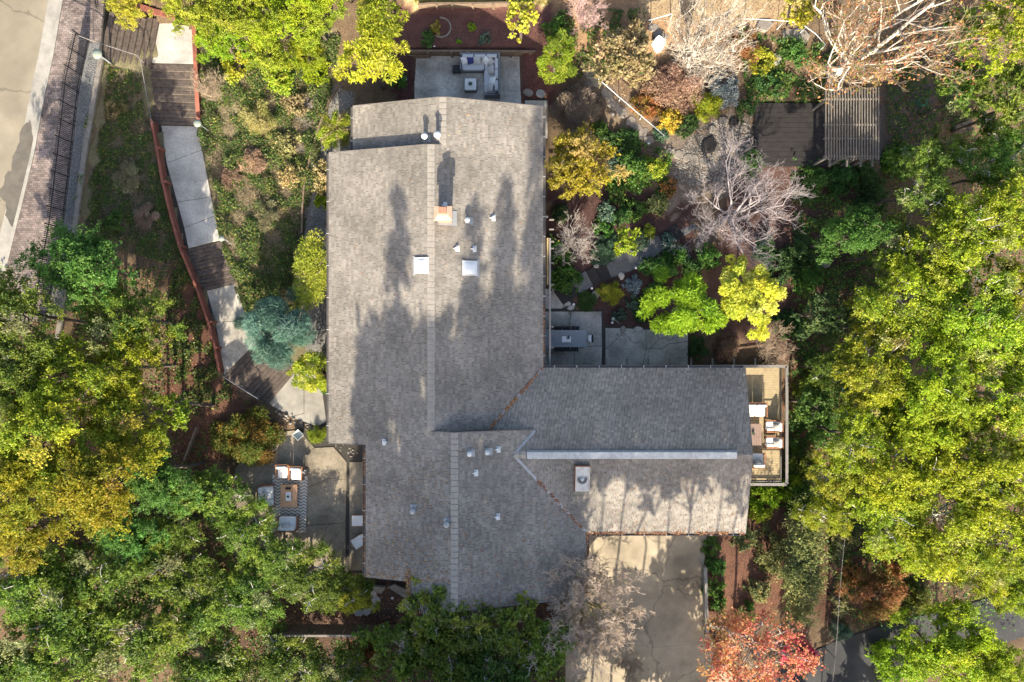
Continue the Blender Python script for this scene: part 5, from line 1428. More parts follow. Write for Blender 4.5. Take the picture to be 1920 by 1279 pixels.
def tree(name, label, px, py, rpx, height, pal, style='broad', flat_=.62, ax=1.0, cat='tree', group=None, bark=None, L=.16, W=.10, lai=2.7, clump=(.10,.25), rough=.16, trunk=.1, limbs=9, bush=False, nclump=None, share=0):
    """crown seen at pixel (px,py) with pixel radius rpx; height metres above its ground"""
    SEED[0] += 1; r = np.random.default_rng(SEED[0])
    zc = 0
    for _ in range(5):
        q = P(px, py, zc); zb = float(h(q[0], q[1])[0])
        rr = rpx*(CAMH-zc)/F
        hz = height*.9 if bush else max(min(rr*flat_, height*.45), .5)
        zc = zb + (height*.5 if bush else height - hz*.9)
    X, Y = P(px, py, zc)[:2]
    t_ = thing(name, label, cat, (X, Y, zb), 0, group)
    if share:
        me, cc, cr = proto_crown(pal, int(r.integers(share)))
        an = r.uniform(0, 6.28); k3 = rr/3.; ky = k3*r.uniform(.85, 1.15); kz = hz/1.7
        o = bpy.data.objects.new('crown', me); col.objects.link(o); o.parent = t_
        o.location = (0, 0, zc-zb); o.scale = (k3, ky, kz); o.rotation_euler.z = an
        cc = cc*np.array([k3, ky, kz]); ca, sa = math.cos(an), math.sin(an)
        cc = np.stack([cc[:,0]*ca-cc[:,1]*sa, cc[:,0]*sa+cc[:,1]*ca, cc[:,2]], -1); cr = cr*k3
    tint = r.uniform(.88, 1.12, 3)*r.uniform(.85, 1.12); ls = r.uniform(.85, 1.15)
    tp = [(c_[0]*tint[0], c_[1]*(.4+.6*tint[1]), c_[2]*tint[2], c_[3] if len(c_) > 3 else 1.) for c_ in PAL[pal]]
    if not share:
        me, cc, cr = crown_mesh(rr, rr*ax, hz, tp, SEED[0], style, L*ls, W*ls, lai, clump, nclump, bush, rough)
        o = link_mesh('crown', me, 'leaf', t_); o.location = (0, 0, .02 if bush else zc-zb)
    A = []; B = []; ra = []; rb = []
    if bush:
        for k in range(5):
            e = cc[k % len(cc)]*.7; s = limb((r.normal(0,.05), r.normal(0,.05), -.08), (e[0], e[1], max(.1, e[2])), .03, .012, r, 3)
            for lst, v in zip((A,B,ra,rb), s): lst.append(v)
    else:
        top = np.array([r.normal(0,.2), r.normal(0,.2), zc-zb-hz*.35])
        s = limb((0,0,-.3), top, trunk, trunk*.75, r, 5, .05)
        link_mesh('trunk', seg_mesh('trunk', *s, 6), 'bark_dark', t_)
        for k in range(min(limbs, len(cc))):
            e = cc[k]*1.02 + np.array([0,0,zc-zb]) + np.array([0,0,cr[k]*.45])
            s = limb(top+r.normal(0,.05,3), e, trunk*.5, .022, r, 6, .16)
            for lst, v in zip((A,B,ra,rb), s): lst.append(v)
            for j in range(3):
                i0 = r.integers(2, 6); p0 = s[0][i0]; e2 = p0 + rand_dirs(1, r)[0]*np.array([1,1,.5])*cr[k]*1.2 + np.array([0,0,cr[k]*.3])
                s2 = limb(p0, e2, .03, .01, r, 3, .2)
                for lst, v in zip((A,B,ra,rb), s2): lst.append(v)
    sm = seg_mesh('limbs', np.concatenate(A), np.concatenate(B), np.concatenate(ra), np.concatenate(rb), 4)
    link_mesh('stems' if bush else 'limbs', sm, bark or ('bark_pale' if limbs > 13 else 'bark_brown'), t_)
    return t_
def bush(name, label, px, py, rpx, height, pal, group=None, cat='shrub', style='broad', L=.125, W=.075, lai=3.4, ax=1.0, clump=(.16,.3), rough=.1, bark='bark_dark'):
    return tree(name, label, px, py, rpx, height, pal, style, ax=ax, cat=cat, group=group, L=L, W=W, lai=lai, clump=clump, rough=rough, bush=True, bark=bark)
def bare_tree(name, label, px, py, rpx, height, bark, twig=None, levels=4, spread=.9, n1=9, r0=.15, lean=(0,0), cat='tree', leaves=None, nleaf=0, dens=1.0, group=None, base=None, up=.5, droop=0.0, wig=.22, tmin=.0045):
    SEED[0] += 1; r = np.random.default_rng(SEED[0])
    zc = 0
    for _ in range(5):
        q = P(px, py, zc); zb = float(h(q[0], q[1])[0]); rr = rpx*(CAMH-zc)/F; zc = zb+height*.65
    X, Y = P(px, py, zc)[:2]
    bx, by = (0, 0)
    if base is not None:
        bq = G(*base); bx, by, zb = bq[0]-X, bq[1]-Y, bq[2]
    t_ = thing(name, label, cat, (X+bx, Y+by, zb), 0, group)
    H = [[], [], [], []]; T = [[], [], [], []]; tips = []
    def put(s, fine):
        for lst, v in zip(T if fine else H, s): lst.append(v)
    th = height*.3
    fork = np.array([-bx*.5, -by*.5, th])
    put(limb((0,0,-.3), fork*np.array([1,1,1.2]), r0, r0*.55, r, 5, .08), False)
    def grow(p, d, L, rad, lev):
        k = 4 if lev < 2 else 3 if lev == 2 else 2
        pts = [np.array(p, float)]; dd = d.copy()
        for i in range(k):
            dd = unit(dd + r.normal(0, wig, 3) + np.array([0,0,.06-droop])); pts.append(pts[-1]+dd*L/k)
        pts = np.array(pts); rad1 = max(rad*.4, tmin*.8); rs = np.linspace(rad, rad1, k+1)
        put((pts[:-1], pts[1:], rs[:-1], rs[1:]), lev >= 2)
        if lev >= levels: tips.append(pts[-1]); return
        nb = max(2, int(dens*(6 if lev == 0 else 5 if lev == 1 else 4)))
        for j in range(nb):
            f = .25+.75*(j+r.random())/nb; x = f*k; i0 = min(int(x), k-1); p0 = pts[i0]+(pts[i0+1]-pts[i0])*(x-i0)
            pd = unit(pts[i0+1]-pts[i0]); side = rand_dirs(1, r)[0]; side = unit(side-pd*np.dot(side,pd)); side[2] = abs(side[2])*.5+.05-droop
            nd_ = unit(pd*.75+side*.8)
            grow(p0, nd_, L*r.uniform(.42,.6), max(rad*(1-.5*f)*.5, tmin), lev+1)
    for k in range(n1):
        a = 2*math.pi*(k+r.uniform(-.3,.3))/n1; el = r.uniform(.15, 1.0)*up
        tgt = np.array([math.cos(a)*rr*spread*.9-bx, math.sin(a)*rr*spread*.9-by, height*r.uniform(.6,1.)])-fork
        dist = np.linalg.norm(tgt)*r.uniform(.55,.8)
        p_ = fork*np.array([1,1,r.uniform(.72,1.18)])+r.normal(0,.09,3)*np.array([1,1,.5]); grow(p_, unit(tgt+fork-p_), dist, r0*r.uniform(.38,.62), 0)
    o = link_mesh('trunk', seg_mesh('trunk', *[np.concatenate(v) for v in H], 5), bark, t_)
    if T[0]:
        link_mesh('twigs', seg_mesh('twigs', *[np.concatenate(v) for v in T], 3), twig or bark, t_)
    if leaves and nleaf:
        tp = np.array(tips); C = tp[r.choice(len(tp), nleaf)] + r.normal(0,.1,(nleaf,3)); n = nleaf
        V, Q, K = leaf_cards(C, rand_dirs(n, r), rand_dirs(n, r), .13*r.uniform(.6,1.4,n), .085*r.uniform(.6,1.3,n), pal_pick(PAL[leaves], n, r))
        link_mesh('crown', np_mesh('crown', V, Q, K), 'leaf', t_)
    return t_

gL = 'evergreen oaks in the grove beside the street'; lL = 'evergreen oak in the dense grove beside the iron fence'
for px, py, rp, hh, pl in ((165,505,100,6,'green'),(40,600,105,7,'oakd'),(240,600,95,6,'oakd'),(235,690,95,6.5,'oak'),(120,700,110,7,'oak'),(20,720,90,7,'oakd')):
    tree('oak_tree', lL, px, py, rp, hh, pl, group=gL, share=3)
gL2 = 'golden leaved oaks below the street grove'; lL2 = 'oak with golden sunlit leaves in the grove below the street'
for px, py, rp, hh, pl in ((90,810,115,8,'gold'),(245,790,105,7,'gold'),(35,900,90,8,'gold'),(180,905,115,8.5,'gold'),(60,990,90,6.5,'gold')):
    tree('golden_oak', lL2, px, py, rp, hh, pl, group=gL2, share=3)
tree('oak_tree', 'deep green oak between the golden oaks and the red mulch bank', 300, 900, 75, 6, 'green', share=3)
tree('oak_tree', 'yellow green oak crown overlooking the red mulch path', 330, 775, 42, 5, 'yellowgreen')
tree('small_tree', 'blue green leaved tree beside the round red tinged shrub', 385, 930, 62, 4.5, 'oakd', lai=3.8)
tree('oak_tree', 'dim green oak in the hollow below the golden oaks', 330, 990, 66, 3.6, 'oakd', share=4, limbs=14)
tree('oak_tree', 'small shaded oak between the golden oaks and the patio oaks', 245, 1000, 66, 4.2, 'green', share=3, limbs=12)
gS_ = 'grey branched oaks across the southern slope'; lS = 'open crowned oak with grey limbs showing on the southern slope'
for px, py, rp, hh, pl, la in ((70,1085,110,5,'oakd',3.2),(200,1065,100,4.5,'oakd',2.8),(320,1060,90,4,'oakd',2.8),(110,1200,125,5.5,'oakd',3.2),(260,1180,120,5,'oakd',3.0),(390,1130,95,3.0,'oakd',3.0),(400,1240,110,3.6,'oakd',3.2),(540,1250,90,3.4,'oakd',3.0),(20,1270,90,5,'oakd',3.2),(640,1262,75,3.4,'oakd',3.0)):
    tree('oak_tree', lS, px, py, rp, hh, pl, group=gS_, limbs=26, share=4)
gP = 'oak crowns leaning over the western patio'; lP = 'green oak with leafy boughs over the edge of the western patio'
for px, py, rp, hh, pl in ((462,988,66,2.2,'oakd'),(520,1040,70,2.2,'oakd'),(575,1078,70,2.2,'oakd'),(640,1098,62,2.4,'oakd'),(480,1110,80,2.7,'oakd'),(430,930,52,2.2,'oakd'),(672,1120,42,2.6,'yellowgreen')):
    tree('oak_tree', lP, px, py, rp, hh, pl, group=gP, limbs=18, share=4)
gB = 'dark green trees at the southern end of the roof'; lB = 'dense green tree against the southern end of the roof'
for px, py, rp, hh, pl in ((805,1136,66,5,'oakd'),(885,1160,74,5.2,'oakd'),(750,1205,75,4.5,'oakd'),(962,1178,72,5,'oakd'),(1020,1215,66,4.5,'oakd'),(840,1225,80,5,'oakd'),(930,1255,80,5,'green')):
    tree('broadleaf_tree', lB, px, py, rp, hh, pl, group=gB, L=.2, W=.085, lai=3.8, limbs=14)
bush('autumn_shrub', 'yellow and orange leaved shrub behind the board fence', 690, 1215, 40, 1.6, 'orange', L=.14)
bare_tree('mossy_tree', 'leafless grey twiggy tree with mossy limbs beside the driveway', 1098, 1150, 125, 5.4, 'bark_moss', 'twig_warm', 4, n1=14, r0=.14, dens=1.2, droop=.04, tmin=.011)
bare_tree('twiggy_shrub', 'small leafless tan twiggy shrub on the edge of the dark driveway', 1182, 1252, 34, 2.0, 'bark_tan', 'bark_tan', 3, n1=9, r0=.05, cat='shrub', dens=1.3)
# east grove
gE = 'green oaks of the eastern grove'; lE = 'bright green oak in the wide grove east of the house'
for px, py, rp, hh, pl in ((1800,440,105,8,'oak'),(1895,400,90,8,'oak'),(1730,350,70,6.5,'oakd'),(1860,310,75,6.5,'oakd'),(1690,560,105,7.5,'oak'),(1820,590,115,8.5,'oak'),(1905,560,80,8,'oak'),
    (1630,690,95,7.5,'oak'),(1740,720,115,8.5,'lime'),(1870,740,110,8.5,'oak'),(1600,820,85,7,'oak'),(1700,850,115,8,'lime'),(1830,870,120,8.5,'oak'),(1910,890,80,8,'oak'),(1650,960,90,6,'oak'),(1770,970,115,7.5,'oak'),(1880,1010,95,7.5,'oak'),(1830,1060,70,6.5,'oak'),(1560,690,55,5,'oakd'),(1670,470,70,6,'oakd'),(1760,520,70,7,'oak'),(1560,890,60,5,'oak'),(1700,1020,70,5.5,'oak'),(1650,610,60,6,'oak'),(1780,640,70,7.5,'oak'),(1660,780,70,6.5,'lime'),(1790,790,70,7.5,'oak'),(1550,960,50,4,'oak'),(1900,660,70,7.5,'oak'),(1900,1110,60,5.5,'lime'),(1760,290,50,4.5,'oakd')):
    tree('oak_tree', {'oak': lE, 'lime': 'lime green oak crown among the darker oaks east of the house', 'oakd': 'darker green oak on the shaded edge of the eastern grove'}[pl], px, py, rp, hh, pl, group=gE+(' in full sun' if pl == 'oak' else ' with lime leaves' if pl == 'lime' else ' in the shade'), limbs=15, share=4)
tree('oak_tree', 'dark green oak standing apart beside the grey leafless tree', 1592, 440, 72, 6, 'green', share=3)
tree('broadleaf_tree', 'dark shaded tree beside the golden conifer and the eastern grove', 1545, 585, 62, 4.5, 'deep')
tree('broadleaf_tree', 'shaded deep green tree close behind the raised deck rail', 1520, 760, 48, 4.0, 'green')
tree('oak_tree', 'lime green leafy tree beside the lower road', 1760, 1205, 112, 6.5, 'lime', share=3)
tree('oak_tree', 'lime green tree at the bend of the lower road', 1860, 1250, 75, 6, 'lime', share=3)
gD2 = 'deep green trees in the north eastern corner'; lD = 'deep green tree behind the leafless brown leaved tree'
for px, py, rp, hh, pl in ((1880,60,95,7,'oak'),(1905,190,85,6.5,'oakd'),(1810,170,62,5,'oakd'),(1800,60,50,4.5,'oakd')):
    tree('broadleaf_tree', lD, px, py, rp, hh, pl, group=gD2, L=.2, W=.07)
tree('small_tree', 'small pale lichen limbed tree beyond the pergola', 1860, 262, 55, 3.5, 'oakd', lai=2.2, limbs=18)
gU = 'low green shrubs south of the pergola'
for px, py, rp, hh, pl in ((1580,330,40,1.6,'deep'),(1530,335,34,1.4,'green'),(1620,330,36,1.7,'deep'),(1690,300,40,1.5,'oakd'),(1640,380,40,1.6,'deep')):
    bush('low_shrub', 'low dark green shrub along the southern side of the pergola', px, py, rp, hh, pl, group=gU)
# northern side
gNT = 'yellow green trees above the ivy slope'; lNT = 'yellow green leafy tree above the ivy slope and timber stairs'
for px, py, rp, hh, pl in ((440,25,75,3.6,'yellowgreen'),(520,30,75,3.6,'lime'),(590,40,62,3.4,'yellowgreen'),(415,85,48,2.6,'lime'),(350,5,70,3.4,'yellowgreen'),(245,12,48,2.4,'yellow'),(600,-20,70,3.6,'lime'),(500,95,50,2.4,'yellowgreen'),(570,105,50,2.4,'lime')):
    tree('broadleaf_tree', lNT, px, py, rp, hh, pl, group=gNT, share=3)
tree('yellow_tree', 'bright yellow leaved tree at the north western corner of the roof', 692, 112, 68, 5.2, 'yellow', style='spray', L=.22, W=.07)
tree('yellow_tree', 'yellow green tree beside the red mulch bed', 715, 40, 66, 5.2, 'yellowgreen', style='spray', L=.22, W=.07)
bush('leafy_shrub', 'dark green spiky shrub under the bright yellow tree', 742, 145, 22, 1.4, 'green', style='spray', L=.22, W=.05)
tree('yellow_tree', 'yellow green drooping tree at the sunny end of the mulch bed', 975, 32, 44, 3.6, 'yellow', L=.18, W=.12)
bush('leafy_shrub', 'glossy dark green shrub behind the yellow green conifer', 1046, 52, 32, 1.8, 'green')
tree('small_conifer', 'yellow green feathery shrub beside the sofa patio', 1044, 112, 44, 2.4, 'yellowgreen', style='spray', L=.16, W=.05, cat='shrub', ax=1.25)
bare_tree('pink_shrub', 'leafless pinkish twiggy shrub at the top of the garden', 1095, 18, 48, 2.4, 'twig_pink', 'twig_pink', 3, n1=12, r0=.06, cat='shrub', dens=1.2)
tree('olive_shrub', 'large cream and olive rounded shrub above the pipe handrail', 1170, 105, 76, 2.6, 'olive', cat='shrub', L=.15, W=.09, lai=5, clump=(.12,.22), nclump=60)
bush('dry_shrub', 'brown dry mounded shrub under the leafless white tree', 1272, 155, 60, 1.3, 'brown', style='needle', L=.17, W=.04, lai=4)
bush('dry_shrub', 'tan and green low shrub along the pipe handrail', 1215, 195, 34, .8, 'orange', style='needle', L=.16, W=.04)
bush('dry_shrub', 'round purple brown dense shrub beside the walkway corner', 1084, 204, 58, 1.7, 'purple', style='needle', L=.17, W=.034, lai=4.5, clump=(.2,.32))
tree('golden_shrub', 'large golden yellow shrub against the eastern eave', 1092, 312, 76, 3.2, 'goldbush', cat='shrub', L=.13, W=.08, lai=4, clump=(.14,.24), nclump=55, ax=1.15)
bush('leafy_shrub', 'green leafy shrub lit from one side next to the golden shrub', 1190, 320, 52, 1.7, 'green')
bush('sage_shrub', 'grey green fine shrub beneath the green leafy shrub', 1160, 310, 34, 1.3, 'sage')
bush('leafy_shrub', 'yellow topped green shrub beside the pebble bed', 1225, 312, 30, 1.5, 'yellowgreen')
bush('leafy_shrub', 'shaded low green ground plant by the flagstone steps', 1178, 265, 30, .7, 'deep', style='spray', L=.2, W=.05)
bush('leafy_shrub', 'bright yellow green shrub at the end of the pipe handrail', 1258, 222, 27, 1.2, 'yellow')
bush('grass_shrub', 'soft green feathery shrub beneath the leafless white tree', 1328, 195, 34, 1.4, 'yellowgreen', style='needle', L=.2, W=.03)
bush('blue_shrub', 'pale blue grey fine leaved shrub under white branches', 1360, 165, 38, 1.2, 'bluegrey', style='needle', L=.14, W=.03)
bush('round_shrub', 'clipped round dark green shrub beside the dark timber deck', 1403, 200, 25, 1.3, 'deep', L=.08, W=.05)
bush('leafy_shrub', 'green leafy shrub at the lower edge of the dark timber deck', 1412, 305, 28, 1.2, 'green')
bush('leafy_shrub', 'yellow green low shrub left of the squarish boulder', 1425, 110, 34, .9, 'yellowgreen')
bush('leafy_shrub', 'green tuft right of the squarish boulder', 1492, 98, 30, .9, 'green')
bush('leafy_shrub', 'dim green shrub along the upper edge of the dark deck', 1440, 150, 34, .7, 'deep')
tree('broadleaf_tree', 'yellow green shrub above the curved pipe railing', 1500, 22, 42, 2.4, 'goldbush', cat='shrub')
bush('dry_shrub', 'golden low shrub in the sunny ground at the top', 1395, 90, 38, .7, 'orange', style='needle', L=.16, W=.04)
bare_tree('white_barked_tree', 'leafless white barked tree with many fine spreading branches', 1325, 72, 124, 6.5, 'bark_white', 'twig_cream', 4, n1=15, r0=.2, dens=.85, wig=.13, tmin=.008)
bare_tree('white_barked_tree', 'tall leafless white limbed tree keeping rust brown leaves over the pergola', 1650, 72, 190, 8.5, 'bark_white', 'bark_tan', 4, n1=13, r0=.24, leaves='orange', nleaf=4200, dens=.95, wig=.16)
bare_tree('grey_bare_tree', 'wide leafless violet grey tree in the shaded garden', 1388, 392, 165, 4.6, 'bark_violet', 'bark_violet', 4, n1=11, r0=.14, dens=1.0)
bare_tree('bare_shrub', 'small leafless pale twiggy shrub beside the house', 1078, 452, 52, 2.6, 'twig_grey', 'twig_grey', 3, n1=14, r0=.07, cat='shrub', dens=1.0)
bare_tree('bare_shrub', 'leafless brown twiggy shrub behind the raised deck corner', 1450, 645, 56, 2.4, 'bark_tan', 'bark_tan', 3, n1=12, r0=.06, cat='shrub', dens=1.2)
bare_tree('bare_shrub', 'dry straw coloured branching shrub over the redwood wall', 388, 168, 44, 1.8, 'bark_tan', 'bark_tan', 3, n1=12, r0=.04, cat='shrub', dens=1.2)
tree('pale_tree', 'small pale green tree beside the dark garden path', 1170, 455, 36, 2.6, 'yellowgreen', L=.12, W=.08, lai=3.2)
bush('round_shrub', 'small round yellow green shrub beside the dark garden path', 1217, 433, 16, .8, 'yellowgreen', L=.08, W=.05)
bush('blue_shrub', 'spreading blue green juniper between the twiggy shrub and pale tree', 1135, 465, 34, .6, 'sage', style='needle', L=.16, W=.03)
bush('blue_shrub', 'blue green juniper beyond the pale tree', 1200, 448, 22, .5, 'sage', style='needle', L=.16, W=.03)
bush('leafy_shrub', 'low green shrub at the house end of the dark garden path', 1062, 525, 34, .9, 'green')
bush('grass_shrub', 'round golden green grassy shrub beside the hexagonal stone', 1147, 548, 26, .9, 'yellowgreen', style='spray', L=.26, W=.025)
bush('grass_shrub', 'dark green grassy shrub between white stones and hexagonal stone', 1101, 566, 22, .7, 'deep', style='spray', L=.22, W=.03)
bush('blue_shrub', 'grey blue fine leaved shrub in the dark mulch', 1189, 532, 22, .7, 'bluegrey', L=.09, W=.06)
bush('leafy_shrub', 'dark green shrub in the mulch above the dining patio', 1205, 580, 28, .8, 'deep')
bush('leafy_shrub', 'sage green rounded plant in the mulch above the dining patio', 1160, 592, 18, .5, 'sage')
bush('leafy_shrub', 'bright green shrub under the pale tree, beside the grey leafless tree', 1245, 500, 34, 1.2, 'green')
tree('lime_conifer', 'lime green feathery conifer over the dining patio corner', 1272, 572, 78, 4.0, 'lime', style='spray', L=.24, W=.06, lai=5, clump=(.14,.26), nclump=50)
tree('golden_conifer', 'golden tufted conifer beside the wing of the house', 1408, 556, 76, 4.2, 'yellow', style='spray', L=.18, W=.08, lai=5, clump=(.1,.19), nclump=80)
bush('round_shrub', 'dark green round shrub behind the dining patio wall', 1310, 655, 28, 1.2, 'deep')
bush('dry_shrub', 'plum brown round shrub beside the raised deck rail', 1362, 652, 28, 1.0, 'purple', style='needle', L=.12, W=.03)
bush('leafy_shrub', 'shaded shrub under the leafless grey tree', 1470, 500, 40, 1.0, 'deep')
gM = 'low mixed shrubs filling the shaded garden'
for i, (px, py, rp, hh, pl) in enumerate(((1140,395,26,.9,'sage'),(1165,405,24,.8,'deep'),(1195,395,26,.9,'green'),(1235,380,26,.9,'olive'),(1255,350,22,.7,'orange'),(1130,430,22,.7,'green'),(1270,480,26,1.0,'green'),(1300,500,28,.9,'deep'),(1330,480,28,1.0,'green'),(1255,455,20,.8,'sage'),(1215,500,22,.8,'deep'),(1230,545,24,.9,'green'),(1185,568,18,.5,'sage'),(1345,600,26,1.0,'deep'),(1480,610,34,1.2,'deep'),(1500,470,34,1.2,'deep'),(1520,520,36,1.3,'green'),(1440,470,30,1.0,'deep'),(1050,400,22,.8,'deep'),(1045,480,18,.7,'green'),(1125,245,24,.7,'green'),(1140,265,24,.8,'deep'),(1290,230,26,.9,'deep'),(1240,250,18,.6,'sage'))):
    bush('garden_shrub', {'sage': 'low grey green shrub in the shaded garden bed', 'deep': 'low dark green shrub in the shaded garden bed', 'green': 'low fresh green shrub in the shaded garden bed', 'olive': 'low cream olive shrub in the shaded garden bed', 'orange': 'low rusty shrub in the shaded garden bed'}[pl], px, py, rp, hh, pl, group=gM+' of the '+pl+' kind')
gI = 'dry and leafy shrubs on the ivy slope'
for px, py, rp, hh, pl, lab in ((482,218,40,.9,'cream','straw coloured mounded shrub on the ivy slope'),(545,190,32,.8,'olive','olive tan shrub on the ivy slope beside the timber edge'),(515,140,40,1.1,'yellowgreen','yellow green shrub below the northern trees'),(440,120,36,1.0,'yellowgreen','bright leafy shrub between the landing and the ivy slope'),(590,130,36,1.2,'lime','lime green shrub close to the bright yellow tree'),(470,300,34,.6,'brown','dry brown mound halfway down the ivy slope'),(530,270,34,.6,'olive','dull olive mound on the ivy slope'),(430,330,28,.5,'brown','dry brown mound next to the pale path'),(500,400,34,.5,'brown','dry brown mound above the clipped shrub'),(545,330,30,.6,'olive','dull olive mound near the curved timber edge'),(230,330,34,.5,'brown','dry brown mound between the two fences'),(270,400,30,.4,'brown','dry brown mound beside the redwood fence'),(210,200,26,.4,'olive','dull olive mound below the timber retaining edge'),(210,420,28,.6,'green','fresh green clump at the foot of the street grove')):
    bush('slope_shrub', lab, px, py, rp, hh, 'dry' if pl == 'brown' else pl, style='needle' if pl in ('brown','cream') else 'broad', L=.16 if pl in ('brown','cream') else .12, W=.03 if pl in ('brown','cream') else .07, lai=3.0)
# west side of the house
tree('clipped_hedge', 'yellow green upright clipped shrub beside the western eave', 584, 505, 28, 2.2, 'yellow', cat='hedge', style='spray', L=.16, W=.05, ax=2.75, lai=6, clump=(.34,.5), nclump=40)
tree('blue_cedar', 'weeping blue green cedar above the lower stairs', 528, 622, 78, 3.2, 'cedar', style='needle', L=.3, W=.028, lai=5.5, clump=(.2,.34), nclump=34)
bush('cedar_bough', 'single pale blue cedar seedling reaching over the path', 455, 606, 20, .7, 'cedar', style='spray', L=.28, W=.03)
tree('feathery_shrub', 'feathery yellow green shrub at the eave beside the lower landing', 588, 700, 44, 2.2, 'yellowgreen', cat='shrub', style='spray', L=.2, W=.05, lai=3.4, ax=1.15)
bush('leafy_shrub', 'glossy green shrub tucked against the western wall', 605, 722, 22, 1.5, 'green')
bush('round_shrub', 'large domed green shrub flushed with red beside the patio', 455, 822, 66, 2.2, 'redgreen', style='spray', L=.18, W=.05, lai=5.5)
bush('grass_tuft', 'green grassy tuft beside the pale planter', 592, 815, 20, .6, 'yellowgreen', style='spray', L=.3, W=.02, cat='grass')
bush('cream_shrub', 'cream variegated shrub beside the western eave', 602, 330, 24, 1.4, 'cream', ax=1.8)
bush('leafy_shrub', 'bright green shrub below the cream variegated one', 600, 375, 16, 1.0, 'lime')
# northern bed plants
bush('small_plant', 'small golden shrub inside the pale edging ring', 816, 50, 15, .7, 'goldbush', L=.09, W=.06)
bush('small_plant', 'bushy emerald plant next to the golden shrub in the mulch', 802, 71, 17, .5, 'green', L=.1, W=.05)
bush('small_plant', 'tiny green tuft in the middle of the mulch bed', 884, 50, 9, .35, 'lime', L=.09, W=.04)
bush('small_plant', 'tiny green tuft near the retaining wall in the mulch', 860, 77, 6, .3, 'lime', L=.09, W=.04)
bush('small_plant', 'pale silver green plant in the mulch behind the sofa', 910, 72, 14, .5, 'sage', L=.12, W=.09, lai=2.2)
# south east shrubs
gH = 'olive hedge along the wire fence'
tree('hedge', 'long olive green hedge running along the wire fence', 1506, 1050, 42, 2.3, 'hedge', cat='hedge', L=.13, W=.08, ax=3.1, lai=5.5, clump=(.22,.34), nclump=70, rough=.05)
bush('round_shrub', 'grey green rounded shrub on the red mulch beside the hedge', 1448, 1035, 38, 1.7, 'hedge', ax=1.3)
bush('round_shrub', 'small olive shrub between the mulch and the red maple', 1425, 1108, 30, 1.2, 'hedge')
gG = 'green shrubs lining the driveway kerb'
for px, py, rp in ((1335,1025,26),(1345,1065,24),(1340,1105,24),(1350,1135,20)):
    bush('leafy_shrub', 'dense green shrub lining the driveway beside the kerb wall', px, py, rp, 1.1, 'green', group=gG)
for px, py, rp in ((1432,935,40),(1480,920,34),(1425,965,26)):
    bush('leafy_shrub', 'yellow flecked green shrub below the end of the raised deck', px, py, rp, 1.6, 'lime', group='green shrubs below the raised deck')
tree('red_maple', 'maple with red and orange autumn leaves beside the driveway', 1415, 1215, 118, 5.4, 'red', bark='twig_grey', lai=1.15, L=.15, W=.12, limbs=30, clump=(.12,.24))
tree('crimson_shrub', 'crimson leaved bush at the edge of the orange red maple', 1500, 1222, 44, 3.0, 'crimson', cat='shrub', lai=1.6, limbs=10)
tree('orange_shrub', 'rust orange shrub above the lower road', 1640, 1115, 62, 2.4, 'orange', cat='shrub', style='needle', L=.2, W=.06, lai=3.2)
bush('lavender_shrub', 'purple tinged shrub at the end of the wire fence', 1578, 1185, 24, 1.0, 'sage', style='spray', L=.2, W=.03)
gZ = 'olive and rusty shrubs on the mulch beside the lower road'
for px, py, rp, hh, pl, lab in ((1585,1010,34,1.2,'hedge','olive shrub in the red mulch beside the wire fence'),(1690,1065,36,1.3,'orange','rusty shrub in the red mulch near the eastern grove'),(1600,1080,30,1.1,'orange','small rusty shrub beside the wire fence'),(1720,1130,36,1.3,'oakd','green shrub above the lower road'),(1575,1140,26,1.0,'hedge','grey green shrub at the lower end of the wire fence'),(1395,1010,30,1.0,'hedge','olive shrub on the red mulch below the wing'),(1400,1150,26,1.0,'green','green shrub at the edge of the orange red maple'),(1530,720,44,2.4,'oakd','leafy green shrub behind the corner of the raised deck'),(1515,870,42,2.2,'oakd','leafy green shrub beside the lower end of the raised deck'),(1500,940,40,1.8,'green','dense green shrub above the olive hedge'),(1540,800,40,2.2,'green','bright green shrub beside the middle of the raised deck'),(1700,1250,60,2.6,'lime','lime green shrub leaning over the lower road')):
    bush('slope_shrub', lab, px, py, rp, hh, pl, group=gZ)
# tree fern like plant at the north west corner of the roof
q = P(630,245,2.2); zb = float(h(q[0], q[1])[0])
fr = thing('fan_palm', 'yellow green plumed palm like plant touching the roof corner', 'plant', (q[0], q[1], zb))
MB().tube([(0,0,-.1),(.02,0,1.1),(0,.03,2.0)], [.12,.1,.08], 8).build('trunk', 'bark_dark', fr)
for k in range(15):
    r = np.random.default_rng(900+k); a = 2*math.pi*k/15+r.uniform(-.15,.15); L0 = r.uniform(.75,1.2); n = 420
    t0 = r.uniform(.1,1,n); rad = t0*L0
    C = np.stack([np.cos(a)*rad, np.sin(a)*rad, 2.0+.55*np.sin(t0*2.2)-.55*t0**2], -1) + r.normal(0,.07,(n,3))*(.5+t0)[:,None]
    D = unit(np.array([math.cos(a), math.sin(a), .1])[None] + r.normal(0,.55,(n,3)))
    V, Q, K = leaf_cards(C, D, unit(np.array([0,0,1.])+r.normal(0,.4,(n,3))), .24*r.uniform(.7,1.3,n), .03*r.uniform(.7,1.3,n), pal_pick(PAL['yellowgreen' if k % 3 else 'cream'], n, r))
    link_mesh('frond', np_mesh('frond', V, Q, K), 'leaf', fr)

